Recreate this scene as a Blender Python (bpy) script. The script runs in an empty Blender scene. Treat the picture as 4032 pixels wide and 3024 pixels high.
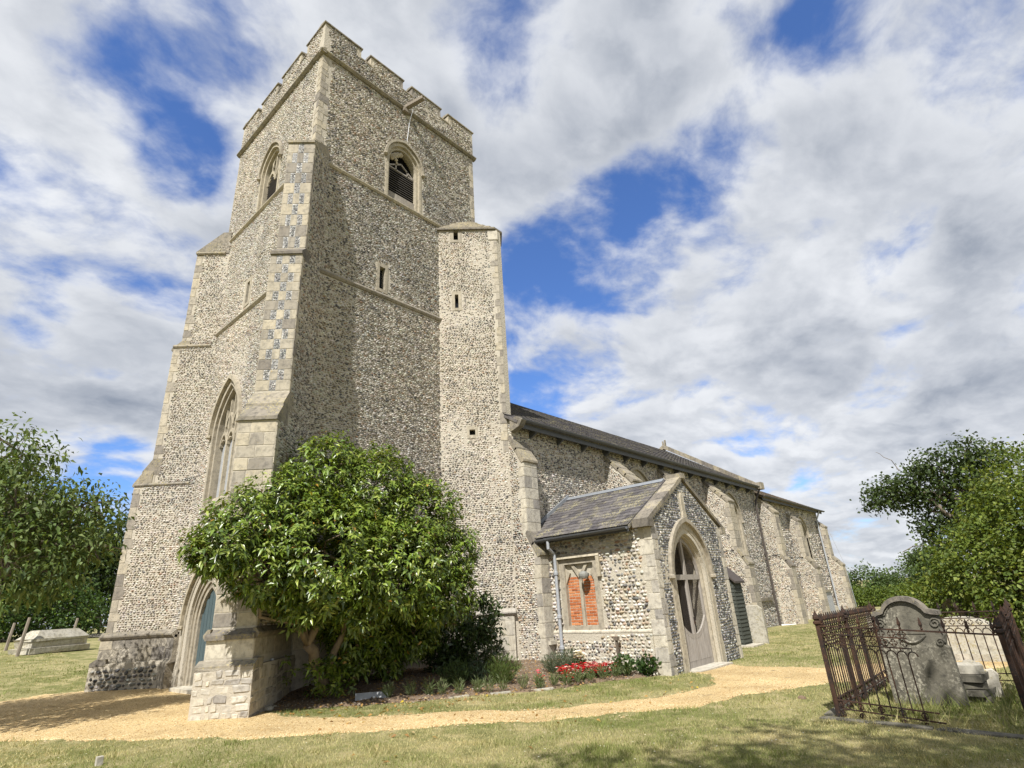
import bpy, bmesh, math, random
import numpy as np
from mathutils import Matrix, Vector
rng = np.random.default_rng(11)
random.seed(5)
R = math.radians
SC = bpy.context.scene
COL = SC.collection

# ------------------------------------------------------------------ camera
cam_d = bpy.data.cameras.new('camera')
cam = bpy.data.objects.new('camera', cam_d)
COL.objects.link(cam)
SC.camera = cam
cam_d.sensor_fit = 'HORIZONTAL'
cam_d.sensor_width = 36.0
cam_d.lens = 19.385
cam_d.clip_start = 0.05
cam_d.clip_end = 3000
yaw, pitch, roll = R(41.2434), R(21.4874), R(-3.5675)
fw = Vector((math.cos(yaw) * math.cos(pitch), math.sin(yaw) * math.cos(pitch), math.sin(pitch)))
rt = Vector((math.sin(yaw), -math.cos(yaw), 0))
up = rt.cross(fw)
rt2 = math.cos(roll) * rt + math.sin(roll) * up
up2 = -math.sin(roll) * rt + math.cos(roll) * up
cm = Matrix((rt2, up2, -fw)).transposed().to_4x4()
cm.translation = Vector((0, 0, 1.6))
cam.matrix_world = cm

# ------------------------------------------------------------------ sun and sky
SUN_A, SUN_E = 24.0, 50.0            # degrees south of due west, elevation
sun_dir = Vector((-math.cos(R(SUN_A)) * math.cos(R(SUN_E)), -math.sin(R(SUN_A)) * math.cos(R(SUN_E)), math.sin(R(SUN_E))))
sl = bpy.data.lights.new('sun', 'SUN')
sl.energy = 5.0
sl.angle = R(0.53)
sl.color = (1.0, 0.965, 0.905)
so = bpy.data.objects.new('sun', sl)
COL.objects.link(so)
so.rotation_euler = (-sun_dir).to_track_quat('-Z', 'Y').to_euler()
so.location = (0, 0, 60)

W = bpy.data.worlds.new('World')
SC.world = W
W.use_nodes = True
wn = W.node_tree.nodes
wl = W.node_tree.links
wn.clear()


def wnode(t, **k):
    n = wn.new(t)
    for a, v in k.items():
        setattr(n, a, v)
    return n


def wmath(op, a, b=None, c=None, clamp=False):
    n = wnode('ShaderNodeMath', operation=op, use_clamp=clamp)
    for i, v in enumerate((a, b, c)):
        if v is None:
            continue
        if isinstance(v, (int, float)):
            n.inputs[i].default_value = v
        else:
            wl.new(v, n.inputs[i])
    return n.outputs[0]


def wramp(fac, a, b, smooth=True):
    n = wnode('ShaderNodeMapRange', interpolation_type='SMOOTHSTEP' if smooth else 'LINEAR')
    wl.new(fac, n.inputs['Value'])
    n.inputs['From Min'].default_value = a
    n.inputs['From Max'].default_value = b
    return n.outputs['Result']


out = wnode('ShaderNodeOutputWorld')
bg = wnode('ShaderNodeBackground')
bg.inputs['Strength'].default_value = 0.10
wl.new(bg.outputs[0], out.inputs[0])
sky = wnode('ShaderNodeTexSky', sky_type='NISHITA', sun_disc=False)
sky.sun_elevation = R(SUN_E)
# Nishita: rotation 0 puts the sun at +Y, positive turns towards +X
sky.sun_rotation = math.atan2(sun_dir.x, sun_dir.y)
sky.altitude = 50
sky.air_density = 1.0
sky.dust_density = 0.6
sky.ozone_density = 2.5
tc = wnode('ShaderNodeTexCoord')
sep = wnode('ShaderNodeSeparateXYZ')
wl.new(tc.outputs['Generated'], sep.inputs[0])
zc = wmath('MAXIMUM', wmath('ADD', sep.outputs[2], 0.27), 0.05)
comb = wnode('ShaderNodeCombineXYZ')
wl.new(wmath('DIVIDE', sep.outputs[0], zc), comb.inputs[0])
wl.new(wmath('DIVIDE', sep.outputs[1], zc), comb.inputs[1])


def wnoise(scale, detail, rough, dist, off, sx=1.0, sy=1.0, rot=0.0):
    m = wnode('ShaderNodeMapping')
    m.inputs['Location'].default_value = off
    m.inputs['Rotation'].default_value = (0, 0, rot)
    m.inputs['Scale'].default_value = (sx, sy, 1)
    wl.new(comb.outputs[0], m.inputs[0])
    n = wnode('ShaderNodeTexNoise')
    n.inputs['Scale'].default_value = scale
    n.inputs['Detail'].default_value = detail
    n.inputs['Roughness'].default_value = rough
    n.inputs['Distortion'].default_value = dist
    wl.new(m.outputs[0], n.inputs['Vector'])
    return n.outputs[0]


warp = wnode('ShaderNodeTexNoise')
warp.inputs['Scale'].default_value = 2.2
warp.inputs['Detail'].default_value = 4
wl.new(comb.outputs[0], warp.inputs['Vector'])
wv = wnode('ShaderNodeVectorMath', operation='MULTIPLY_ADD')
wl.new(warp.outputs['Color'], wv.inputs[0])
wv.inputs[1].default_value = (.16, .16, 0)
wl.new(comb.outputs[0], wv.inputs[2])
comb = wv
NAp = (1.7, 8, 0.55, 0.0, (3.1, 7.7, 0), 1.0, 1.3, 0.9)
NBp = (4.6, 8, 0.57, 0.0, (9.3, 1.2, 4), 1.0, 1.15, 0.9)
nA = wnoise(*NAp)
nB = wnoise(*NBp)
nC = wnoise(1.25, 5, 0.5, 0.0, (5.5, 2.2, 9), 1.0, 1.6, 0.7)
nD = wnoise(3.4, 7, 0.55, 0.0, (1.5, 8.2, 3), 1.0, 1.5, 0.8)
cov = wmath('ADD', wmath('MULTIPLY', nA, 0.50), wmath('MULTIPLY', nB, 0.50))
# the same cloud field a step towards the sun: its difference lights one flank of every puff
sh_v = wnode('ShaderNodeVectorMath', operation='ADD')
wl.new(comb.outputs[0], sh_v.inputs[0])
sh_v.inputs[1].default_value = (sun_dir.x * .085, sun_dir.y * .085, 0)
keep_comb, comb = comb, sh_v
cov2 = wmath('ADD', wmath('MULTIPLY', wnoise(*NAp), 0.50), wmath('MULTIPLY', wnoise(*NBp), 0.50))
comb = keep_comb
lit = wramp(wmath('SUBTRACT', cov, cov2), -0.07, 0.07)
# gaps of blue between the clouds: broad openings by compass direction, frayed by the noise
HOLES = [(0.106, 0.638, 0.763, .22), (0.151, 0.753, 0.641, .10), (0.185, 0.768, 0.613, .12),
         (0.061, 0.920, 0.388, .08), (0.485, 0.390, 0.783, .19), (0.696, 0.028, 0.717, .13), (0.731, 0.214, 0.648, .17),
         (0.690, 0.499, 0.528, .25), (0.706, 0.400, 0.590, .20), (0.706, 0.616, 0.350, .17), (0.218, 0.961, 0.170, .10),
         (0.623, 0.119, 0.773, .10), (0.189, 0.957, 0.221, .10)]
hole = None
for hx, hy, hz, hr in HOLES:
    d = wnode('ShaderNodeVectorMath', operation='DISTANCE')
    wl.new(tc.outputs['Generated'], d.inputs[0])
    d.inputs[1].default_value = (hx, hy, hz)
    v = wramp(d.outputs['Value'], hr, 0.0)
    hole = v if hole is None else wmath('ADD', hole, v)
hole = wmath('MINIMUM', hole, 1.1)
dens = wmath('SUBTRACT', wmath('ADD', wmath('MULTIPLY', wmath('SUBTRACT', cov, .5), 1.55), 0.645), wmath('MULTIPLY', hole, 0.185))
mask = wramp(dens, 0.36, 0.61)
thick = wramp(dens, 0.50, 0.80)
shade = wmath('ADD', wmath('MULTIPLY', wramp(nC, 0.44, 0.64), 0.62), wmath('MULTIPLY', wramp(nD, 0.38, 0.66), 0.45))
shade = wmath('ADD', wmath('MULTIPLY', shade, wmath('ADD', wmath('MULTIPLY', thick, 0.55), 0.2)), wmath('MULTIPLY', wmath('SUBTRACT', 1.0, lit), 0.30), clamp=True)
cc = wnode('ShaderNodeMix', data_type='RGBA')
cc.inputs['A'].default_value = (6.3, 6.45, 6.7, 1)
cc.inputs['B'].default_value = (2.1, 2.4, 2.95, 1)
wl.new(shade, cc.inputs['Factor'])
tint = wnode('ShaderNodeMix', data_type='RGBA', blend_type='MULTIPLY')
tint.inputs['Factor'].default_value = 1.0
wl.new(sky.outputs[0], tint.inputs['A'])
tint.inputs['B'].default_value = (.74, .98, 1.40, 1)
mx = wnode('ShaderNodeMix', data_type='RGBA')
wl.new(wmath('MULTIPLY', mask, 0.985), mx.inputs['Factor'])
wl.new(tint.outputs['Result'], mx.inputs['A'])
wl.new(cc.outputs['Result'], mx.inputs['B'])
wl.new(mx.outputs['Result'], bg.inputs['Color'])

SC.view_settings.view_transform = 'Standard'
SC.view_settings.look = 'None'
SC.view_settings.exposure = 0.5
SC.view_settings.gamma = 1.0
SC.view_settings.use_curve_mapping = False
SC.render.engine = 'CYCLES'
SC.cycles.max_bounces = 6
SC.cycles.diffuse_bounces = 3
SC.cycles.transparent_max_bounces = 8
SC.cycles.use_denoising = True


# ------------------------------------------------------------------ materials
class NT:
    def __init__(self, name):
        self.m = bpy.data.materials.new(name)
        self.m.use_nodes = True
        self.t = self.m.node_tree
        self.n = self.t.nodes
        self.b = self.n['Principled BSDF']
        self.out = self.n['Material Output']

    def node(self, typ, **k):
        n = self.n.new(typ)
        for a, v in k.items():
            setattr(n, a, v)
        return n

    def put(self, sock, v):
        if hasattr(v, 'node'):
            self.t.links.new(v, sock)
        elif isinstance(v, (tuple, list)) and len(v) == 3 and sock.type == 'RGBA':
            sock.default_value = (*v, 1)
        else:
            sock.default_value = v

    def coord(self, which='Object'):
        if which == 'world':
            return self.node('ShaderNodeNewGeometry').outputs['Position']
        return self.node('ShaderNodeTexCoord').outputs[which]

    def noise(self, vec, scale, detail=4, rough=.55, dist=0.0):
        n = self.node('ShaderNodeTexNoise')
        self.put(n.inputs['Vector'], vec)
        n.inputs['Scale'].default_value = scale
        n.inputs['Detail'].default_value = detail
        n.inputs['Roughness'].default_value = rough
        n.inputs['Distortion'].default_value = dist
        return n.outputs[0]

    def voro(self, vec, scale, out='Color', feature='F1', rnd=1.0):
        n = self.node('ShaderNodeTexVoronoi', feature=feature)
        self.put(n.inputs['Vector'], vec)
        n.inputs['Scale'].default_value = scale
        n.inputs['Randomness'].default_value = rnd
        return n.outputs[out]

    def ramp(self, fac, stops):
        n = self.node('ShaderNodeValToRGB')
        self.put(n.inputs[0], fac)
        e = n.color_ramp.elements
        while len(e) < len(stops):
            e.new(0.5)
        for i, (p, c) in enumerate(stops):
            e[i].position = p
            e[i].color = (*c, 1) if len(c) == 3 else c
        return n.outputs[0]

    def mr(self, v, a, b, c=0., d=1.):
        n = self.node('ShaderNodeMapRange')
        self.put(n.inputs[0], v)
        for i, x in enumerate((a, b, c, d)):
            n.inputs[i + 1].default_value = x
        return n.outputs[0]

    def math(self, op, a, b=0.0):
        n = self.node('ShaderNodeMath', operation=op)
        self.put(n.inputs[0], a)
        self.put(n.inputs[1], b)
        return n.outputs[0]

    def mix(self, f, a, b, mode='MIX'):
        n = self.node('ShaderNodeMix', data_type='RGBA', blend_type=mode)
        self.put(n.inputs['Factor'], f)
        self.put(n.inputs['A'], a)
        self.put(n.inputs['B'], b)
        return n.outputs['Result']

    def bump(self, hgt, dist=0.01, strength=1.0):
        n = self.node('ShaderNodeBump')
        self.put(n.inputs['Height'], hgt)
        n.inputs['Distance'].default_value = dist
        n.inputs['Strength'].default_value = strength
        self.t.links.new(n.outputs[0], self.b.inputs['Normal'])

    def base(self, c, rough=0.8, spec=0.3, metal=0.0):
        self.put(self.b.inputs['Base Color'], c)
        self.put(self.b.inputs['Roughness'], rough)
        self.b.inputs['Specular IOR Level'].default_value = spec
        self.b.inputs['Metallic'].default_value = metal
        return self

    def mapping(self, vec, scale):
        n = self.node('ShaderNodeMapping')
        self.put(n.inputs[0], vec)
        n.inputs['Scale'].default_value = scale
        return n.outputs[0]

    def attr(self, name='Col'):
        return self.node('ShaderNodeAttribute', attribute_name=name).outputs['Color']

    def rand(self):
        return self.node('ShaderNodeObjectInfo').outputs['Random']


def m_attr(name, rough, spec, nsc=60, amt=.35, bumpd=0.004):
    k = NT(name)
    p = k.coord('world')
    n = k.noise(p, nsc, 3)
    c = k.mix(1.0, k.attr(), k.ramp(n, [(0.25, (1 - amt,) * 3), (0.75, (1 + amt * .3,) * 3)]), 'MULTIPLY')
    big = k.noise(p, .55, 4, .6)
    c = k.mix(1.0, c, k.ramp(big, [(0.3, (.80, .80, .82)), (0.7, (1.05, 1.03, .98))]), 'MULTIPLY')
    k.base(c, rough, spec)
    k.bump(n, bumpd)
    return k.m


def m_mortar(name, c1, c2, c3):
    k = NT(name)
    p = k.coord('world')
    a = k.noise(p, .7, 5, .6)
    b = k.noise(p, 22, 5, .65)
    c = k.mix(k.mr(a, .3, .7), c1, c2)
    c = k.mix(k.mr(b, .55, .75), c, c3)
    k.base(c, .95, .1)
    k.bump(b, .02)
    return k.m


def m_stone(name, c1, c2, dark, lich, lich_amt=.68, bd=.012, rnd=.42, sc=1.0):
    """weathered freestone: two tones, dirt patches, lichen specks, a tint of its own per block"""
    k = NT(name)
    p = k.coord('world')
    a = k.noise(p, 1.3 * sc, 5, .6)
    b = k.noise(p, 9 * sc, 6, .65)
    f = k.noise(p, 55 * sc, 4, .6)
    c = k.mix(k.mr(a, .35, .65), c1, c2)
    c = k.mix(k.mr(b, .46, .70), c, dark)
    st = k.noise(k.mapping(p, (7 * sc, 7 * sc, .9 * sc)), 1.0, 4, .6)
    c = k.mix(k.mr(st, .55, .78, 0, .75), c, dark)
    sp = k.noise(p, 26 * sc, 3, .7)
    gate = k.mr(k.noise(p, 2.1 * sc, 2), .46, .60)
    c = k.mix(k.math('MULTIPLY', k.mr(sp, lich_amt - .06, lich_amt + .02), gate), c, lich)
    r = k.rand()
    c = k.mix(1.0, c, k.ramp(r, [(0, (1 - rnd, 1 - rnd, 1 - rnd * .9)), (.5, (1, 1, 1)), (1, (1 + rnd * .25, 1 + rnd * .2, 1 + rnd * .05))]), 'MULTIPLY')
    k.base(c, .9, .15)
    h = k.math('ADD', k.math('MULTIPLY', b, .7), k.math('MULTIPLY', f, .35))
    k.bump(h, bd)
    return k.m


def m_plain(name, c, rough=.7, spec=.3, metal=0., var=.2, sc=8, bd=.003):
    k = NT(name)
    p = k.coord('world')
    n = k.noise(p, sc, 5, .6)
    cc_ = k.mix(1.0, c, k.ramp(n, [(.25, (1 - var,) * 3), (.75, (1 + var * .4,) * 3)]), 'MULTIPLY')
    k.base(cc_, rough, spec, metal)
    k.bump(n, bd)
    return k.m


def m_leaf(name, rough=.45, spec=.4, trans=.3):
    k = NT(name)
    c = k.attr()
    k.base(c, rough, spec)
    tr = k.node('ShaderNodeBsdfTranslucent')
    k.put(tr.inputs[0], k.mix(1.0, c, (1.25, 1.15, .5), 'MULTIPLY'))
    ms = k.node('ShaderNodeMixShader')
    ms.inputs[0].default_value = trans
    k.t.links.new(k.b.outputs[0], ms.inputs[1])
    k.t.links.new(tr.outputs[0], ms.inputs[2])
    k.t.links.new(ms.outputs[0], k.out.inputs[0])
    return k.m


def m_wood(name, c1, c2, sc=(30, 30, 2.0), rough=.85):
    k = NT(name)
    p = k.mapping(k.coord('world'), sc)
    n = k.noise(p, 1.0, 5, .6, .6)
    c = k.mix(k.mr(n, .35, .65), c1, c2)
    k.base(c, rough, .2)
    k.bump(n, .006)
    return k.m


def m_iron():
    k = NT('rusted_iron')
    p = k.coord('world')
    a = k.noise(p, 5, 5, .65)
    b = k.noise(p, 45, 4, .6)
    c = k.mix(k.mr(a, .38, .62), (.022, .018, .017), (.065, .034, .021))
    c = k.mix(k.mr(b, .58, .72), c, (.14, .066, .034))
    k.base(c, .85, .25)
    k.bump(b, .004)
    return k.m


MAT = {}
MAT['flint'] = m_attr('flint', .55, .35)
MAT['mortar'] = m_mortar('lime_mortar', (.50, .455, .375), (.42, .38, .31), (.31, .275, .225))
MAT['mortar_p'] = m_mortar('pale_lime_mortar', (.50, .46, .38), (.42, .38, .30), (.30, .26, .20))
MAT['ashlar'] = m_stone('ashlar_limestone', (.45, .405, .325), (.37, .33, .26), (.23, .21, .175), (.40, .29, .12))
MAT['ashlar_w'] = m_stone('pale_limestone', (.54, .505, .43), (.45, .415, .345), (.29, .265, .225), (.42, .34, .16))
MAT['frame_stone'] = m_stone('carved_window_stone', (.45, .40, .31), (.37, .33, .255), (.24, .215, .17), (.36, .27, .12), .70, .006, .15)
MAT['dark_stone'] = m_stone('shaded_damp_stone', (.30, .27, .22), (.22, .20, .17), (.11, .10, .09), (.48, .44, .37), .57, .02)  # dark tone holds painted tree shade along with damp algae and lichen
MAT['coping'] = m_stone('coping_stone', (.33, .29, .23), (.25, .225, .18), (.13, .12, .10), (.42, .36, .17), .60, .015)
MAT['grave_grey'] = m_stone('grey_gravestone', (.165, .152, .12), (.12, .112, .09), (.07, .066, .055), (.32, .30, .24), .57, .012, .1)
MAT['grave_pale'] = m_stone('pale_gravestone', (.50, .47, .40), (.40, .375, .31), (.24, .22, .18), (.30, .25, .12), .60, .015, .1)
MAT['grave_brown'] = m_stone('brown_gravestone', (.22, .18, .12), (.16, .135, .095), (.10, .085, .06), (.30, .27, .18), .62, .012, .1)
MAT['slate'] = m_stone('roof_slate', (.150, .140, .140), (.112, .104, .104), (.070, .065, .065), (.34, .31, .17), .57, .006, .45)
MAT['tile'] = m_stone('mossy_roof_tile', (.20, .15, .115), (.15, .115, .09), (.085, .07, .06), (.33, .30, .17), .56, .012, .4)
MAT['lead'] = m_plain('lead_sheet', (.25, .265, .285), .5, .4, .2)
MAT['gutter'] = m_plain('grey_cast_gutter', (.085, .088, .092), .55, .4)
MAT['pipe'] = m_plain('galvanised_downpipe', (.40, .42, .45), .45, .5, .2)
MAT['pipe_d'] = m_plain('dark_downpipe', (.075, .062, .055), .7, .3)
MAT['teal'] = m_wood('teal_painted_boards', (.085, .120, .128), (.062, .092, .102), (14, 14, 1.2), .6)
MAT['oak'] = m_wood('weathered_oak', (.36, .33, .295), (.25, .225, .20))
MAT['oak_d'] = m_wood('silvered_fence_wood', (.27, .235, .19), (.18, .15, .12))
MAT['louvre'] = m_wood('louvre_boards', (.115, .105, .095), (.075, .068, .062), (2, 2, 40))
MAT['hut'] = m_wood('green_black_boards', (.072, .078, .066), (.050, .055, .046), (3, 3, 40), .7)
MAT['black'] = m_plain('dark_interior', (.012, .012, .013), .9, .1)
MAT['glass'] = m_plain('leaded_glass', (.035, .040, .045), .22, .5, 0, .4, 30, .002)
MAT['plaster'] = m_plain('grey_panel', (.36, .37, .38), .8, .2)
MAT['soil'] = m_mortar('dry_soil', (.20, .145, .098), (.155, .112, .078), (.27, .21, .155))
MAT['iron'] = m_iron()
MAT['plastic_white'] = m_plain('white_plastic', (.75, .75, .73), .5, .4)
MAT['lamp'] = m_plain('floodlight_housing', (.24, .24, .22), .5, .4)
MAT['leaf_gloss'] = m_leaf('glossy_leaf', .32, .55, .22)
MAT['leaf'] = m_leaf('soft_leaf', .55, .3, .35)
MAT['petal'] = m_leaf('petal', .6, .3, .35)
MAT['grass'] = m_leaf('grass_blade', .6, .2, .25)
MAT['bark'] = m_wood('bark', (.20, .165, .125), (.12, .098, .075), (9, 9, 2.5), .95)
MAT['bark_pale'] = m_wood('pale_bark', (.22, .175, .12), (.14, .11, .078), (9, 9, 2.5), .9)


def m_brick():
    k = NT('red_brick')
    p = k.coord('world')
    n = k.noise(p, 30, 4)
    r = k.rand()
    c = k.ramp(r, [(0, (.40, .125, .050)), (.5, (.50, .175, .068)), (1, (.58, .25, .11))])
    c = k.mix(1., c, k.ramp(n, [(.3, (.75, .75, .75)), (.7, (1.1, 1.1, 1.1))]), 'MULTIPLY')
    k.base(c, .9, .15)
    k.bump(n, .004)
    return k.m


MAT['brick'] = m_brick()


def m_ground():
    k = NT('dry_lawn')
    p = k.coord('world')
    a = k.noise(p, .35, 5, .6)
    b = k.noise(p, 2.2, 6, .65)
    f = k.noise(p, 60, 4, .7)
    c = k.mix(k.mr(a, .38, .62), (.185, .19, .07), (.31, .28, .135))
    c = k.mix(k.mr(b, .48, .68), c, (.44, .37, .20))
    c = k.mix(k.mr(b, .42, .28), c, (.105, .118, .038))
    c = k.mix(1., c, k.ramp(f, [(.3, (.6, .6, .6)), (.7, (1.25, 1.25, 1.25))]), 'MULTIPLY')
    k.base(c, .95, .1)
    k.bump(f, .02)
    return k.m


def m_gravel():
    k = NT('golden_gravel')
    p = k.coord('world')
    cell = k.voro(p, 75)
    sepc = k.node('ShaderNodeSeparateColor')
    k.put(sepc.inputs[0], cell)
    c = k.ramp(sepc.outputs[0], [(0, (.34, .22, .095)), (.3, (.52, .36, .165)), (.65, (.66, .495, .255)), (1, (.78, .67, .43))])
    big = k.noise(p, .9, 4)
    c = k.mix(1., c, k.ramp(big, [(.3, (.74, .72, .69)), (.7, (1.08, 1.08, 1.08))]), 'MULTIPLY')
    c = k.mix(k.mr(k.noise(p, 3.1, 5, .7), .60, .74), c, (.20, .16, .09))
    k.base(c, .9, .15)
    d = k.voro(p, 75, 'Distance')
    k.bump(k.math('SUBTRACT', 1.0, d), .012)
    return k.m


def m_knap():
    k = NT('knapped_panel')
    p = k.coord('world')
    sc_ = k.node('ShaderNodeSeparateColor')
    k.put(sc_.inputs[0], k.voro(p, 24))
    c = k.ramp(sc_.outputs[0], [(0, (.12, .12, .12)), (.5, (.23, .228, .222)), (.8, (.35, .34, .325)), (1, (.50, .48, .44))])
    k.base(c, .6, .3)
    k.bump(k.voro(p, 24, 'Distance'), .01)
    return k.m


MAT['knap'] = m_knap()
MAT['ground'] = m_ground()
MAT['gravel'] = m_gravel()
MAT['gravel_stone'] = m_attr('gravel_pebble', .8, .2, 90, .25)
MAT['track'] = m_plain('pale_track', (.42, .37, .29), .95, .1)


# ------------------------------------------------------------------ object helpers
def put(o, parent=None):
    COL.objects.link(o)
    if parent is not None:
        o.parent = parent
        if parent.get('_off') is not None:
            o.matrix_parent_inverse = Matrix.Translation(-Vector(parent['_off']))
    return o


def thing(name, label, cat, loc=(0, 0, 0), group=None, world=True):
    """Empty at the thing's base; its parts are given in world coordinates (world=True) or local ones"""
    o = bpy.data.objects.new(name, None)
    o.empty_display_size = .2
    COL.objects.link(o)
    o.location = loc
    if world:
        o['_off'] = tuple(loc)
    o['label'] = label
    o['category'] = cat
    if group:
        o['group'] = group
    return o


def tag(o, label=None, cat=None, group=None, kind=None):
    for k, v in (('label', label), ('category', cat), ('group', group), ('kind', kind)):
        if v:
            o[k] = v
    return o


def mesh(name, V, F, mat, parent=None, smooth=False):
    me = bpy.data.meshes.new(name)
    me.from_pydata([tuple(v) for v in V], [], [tuple(f) for f in F])
    bm = bmesh.new()
    bm.from_mesh(me)
    bmesh.ops.recalc_face_normals(bm, faces=bm.faces)
    bm.to_mesh(me)
    bm.free()
    me.materials.append(MAT[mat])
    if smooth:
        me.polygons.foreach_set('use_smooth', [True] * len(me.polygons))
    return put(bpy.data.objects.new(name, me), parent)


def tri_mesh(name, V, F, mat, parent=None, col=None, smooth=False):
    """big triangle mesh from numpy arrays, with an optional colour of its own per vertex"""
    V = np.asarray(V, np.float32)
    F = np.asarray(F, np.int32)
    me = bpy.data.meshes.new(name)
    me.vertices.add(len(V))
    me.vertices.foreach_set('co', V.ravel())
    me.loops.add(F.size)
    me.loops.foreach_set('vertex_index', F.ravel())
    me.polygons.add(len(F))
    me.polygons.foreach_set('loop_start', np.arange(0, F.size, 3, dtype=np.int32))
    me.polygons.foreach_set('loop_total', np.full(len(F), 3, np.int32))
    if smooth:
        me.polygons.foreach_set('use_smooth', np.ones(len(F), bool))
    me.update(calc_edges=True)
    if col is not None:
        a = me.color_attributes.new('Col', 'FLOAT_COLOR', 'POINT')
        c4 = np.ones((len(V), 4), np.float32)
        c4[:, :3] = col
        a.data.foreach_set('color', c4.ravel())
    me.materials.append(MAT[mat])
    return put(bpy.data.objects.new(name, me), parent)


class MB:
    """collects boxes, prisms and tubes into one mesh"""

    def __init__(self):
        self.v = []
        self.f = []

    def add(self, V, F):
        n = len(self.v)
        self.v += [tuple(x) for x in V]
        self.f += [tuple(i + n for i in f) for f in F]
        return self

    def box(self, a, b):
        x0, y0, z0 = a
        x1, y1, z1 = b
        V = [(x0, y0, z0), (x1, y0, z0), (x1, y1, z0), (x0, y1, z0), (x0, y0, z1), (x1, y0, z1), (x1, y1, z1), (x0, y1, z1)]
        return self.add(V, [(0, 3, 2, 1), (4, 5, 6, 7), (0, 1, 5, 4), (1, 2, 6, 5), (2, 3, 7, 6), (3, 0, 4, 7)])

    def prism(self, pts, e):
        """closed polygon of 3-D points swept along vector e"""
        n = len(pts)
        P = [Vector(p) for p in pts]
        e = Vector(e)
        V = P + [p + e for p in P]
        F = [tuple(range(n))[::-1], tuple(range(n, 2 * n))]
        F += [(i, (i + 1) % n, n + (i + 1) % n, n + i) for i in range(n)]
        return self.add(V, F)

    def bar(self, p, q, w, d, upv=(0, 0, 1)):
        """rectangular bar from p to q, w across, d deep"""
        p = Vector(p)
        q = Vector(q)
        t = (q - p).normalized()
        s = t.cross(Vector(upv))
        if s.length < 1e-4:
            s = t.cross(Vector((1, 0, 0)))
        s.normalize()
        n = s.cross(t)
        s = s * w / 2
        n = n * d / 2
        return self.prism([p - s - n, p + s - n, p + s + n, p - s + n], q - p)

    def tube(self, path, r, n=8, caps=True):
        P = [Vector(p) for p in path]
        rr = r if isinstance(r, (list, tuple)) else [r] * len(P)
        base = len(self.v)
        prev = None
        for i, p in enumerate(P):
            t = (P[min(i + 1, len(P) - 1)] - P[max(i - 1, 0)]).normalized()
            if prev is None:
                a = t.cross(Vector((0, 0, 1)))
                if a.length < .1:
                    a = t.cross(Vector((0, 1, 0)))
            else:
                a = prev - t * prev.dot(t)
            a.normalize()
            prev = a
            b = t.cross(a)
            for k in range(n):
                w = 2 * math.pi * k / n
                self.v.append(tuple(p + (a * math.cos(w) + b * math.sin(w)) * rr[i]))
        for i in range(len(P) - 1):
            for k in range(n):
                self.f.append((base + i * n + k, base + i * n + (k + 1) % n, base + (i + 1) * n + (k + 1) % n, base + (i + 1) * n + k))
        if caps:
            self.f.append(tuple(base + k for k in range(n))[::-1])
            self.f.append(tuple(base + (len(P) - 1) * n + k for k in range(n)))
        return self

    def lathe(self, c, prof, n=8):
        """profile of (radius, z) about the vertical through c"""
        base = len(self.v)
        for r, z in prof:
            for k in range(n):
                w = 2 * math.pi * (k + .5) / n
                self.v.append((c[0] + r * math.cos(w), c[1] + r * math.sin(w), c[2] + z))
        for i in range(len(prof) - 1):
            for k in range(n):
                self.f.append((base + i * n + k, base + i * n + (k + 1) % n, base + (i + 1) * n + (k + 1) % n, base + (i + 1) * n + k))
        self.f.append(tuple(base + k for k in range(n))[::-1])
        self.f.append(tuple(base + (len(prof) - 1) * n + k for k in range(n)))
        return self

    def build(self, name, mat, parent=None, smooth=False):
        return mesh(name, self.v, self.f, mat, parent, smooth)


def unit_block(name, bev=.05, rough=.0):
    bm = bmesh.new()
    bmesh.ops.create_cube(bm, size=1.0)
    bmesh.ops.bevel(bm, geom=bm.edges[:], offset=bev, segments=1, affect='EDGES')
    if rough:
        for v in bm.verts:
            v.co += Vector([random.uniform(-rough, rough) for _ in range(3)])
    me = bpy.data.meshes.new(name)
    bm.to_mesh(me)
    bm.free()
    return me


BLK = {}


def block(name, c, U, N, w, d, h, mat, parent, kind=0):
    """one dressed stone (or brick, slate): centre c, width along U, depth along N, height up"""
    key = (mat, kind)
    if key not in BLK:
        me = unit_block('stone_block_' + mat + str(kind), .045 if kind < 2 else .13, .025 if kind < 2 else .085)
        me.materials.append(MAT[mat])
        BLK[key] = me
    o = bpy.data.objects.new(name, BLK[key])
    U = Vector(U).normalized()
    N = Vector(N).normalized()
    Vv = N.cross(U)
    if Vv.z < 0:
        U = -U
        Vv = N.cross(U)
    m = Matrix((U * w, N * d, Vv * h)).transposed().to_4x4()
    m.translation = Vector(c)
    COL.objects.link(o)
    o.parent = parent
    if parent.get('_off') is not None:
        o.matrix_parent_inverse = Matrix.Translation(-Vector(parent['_off']))
    o.matrix_basis = m
    return o


def cut(o, cutters):
    """carve openings out of a solid before it is parented"""
    mb = MB()
    for c in cutters:
        mb.add(c.v, c.f)
    k = mesh('cutter', mb.v, mb.f, 'black')
    md = o.modifiers.new('b', 'BOOLEAN')
    md.operation = 'DIFFERENCE'
    md.object = k
    md.solver = 'EXACT'
    md.use_self = True
    dg = bpy.context.evaluated_depsgraph_get()
    me = bpy.data.meshes.new_from_object(o.evaluated_get(dg))
    o.modifiers.clear()
    old = o.data
    o.data = me
    bpy.data.meshes.remove(old)
    bpy.data.objects.remove(k)
    return o


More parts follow.
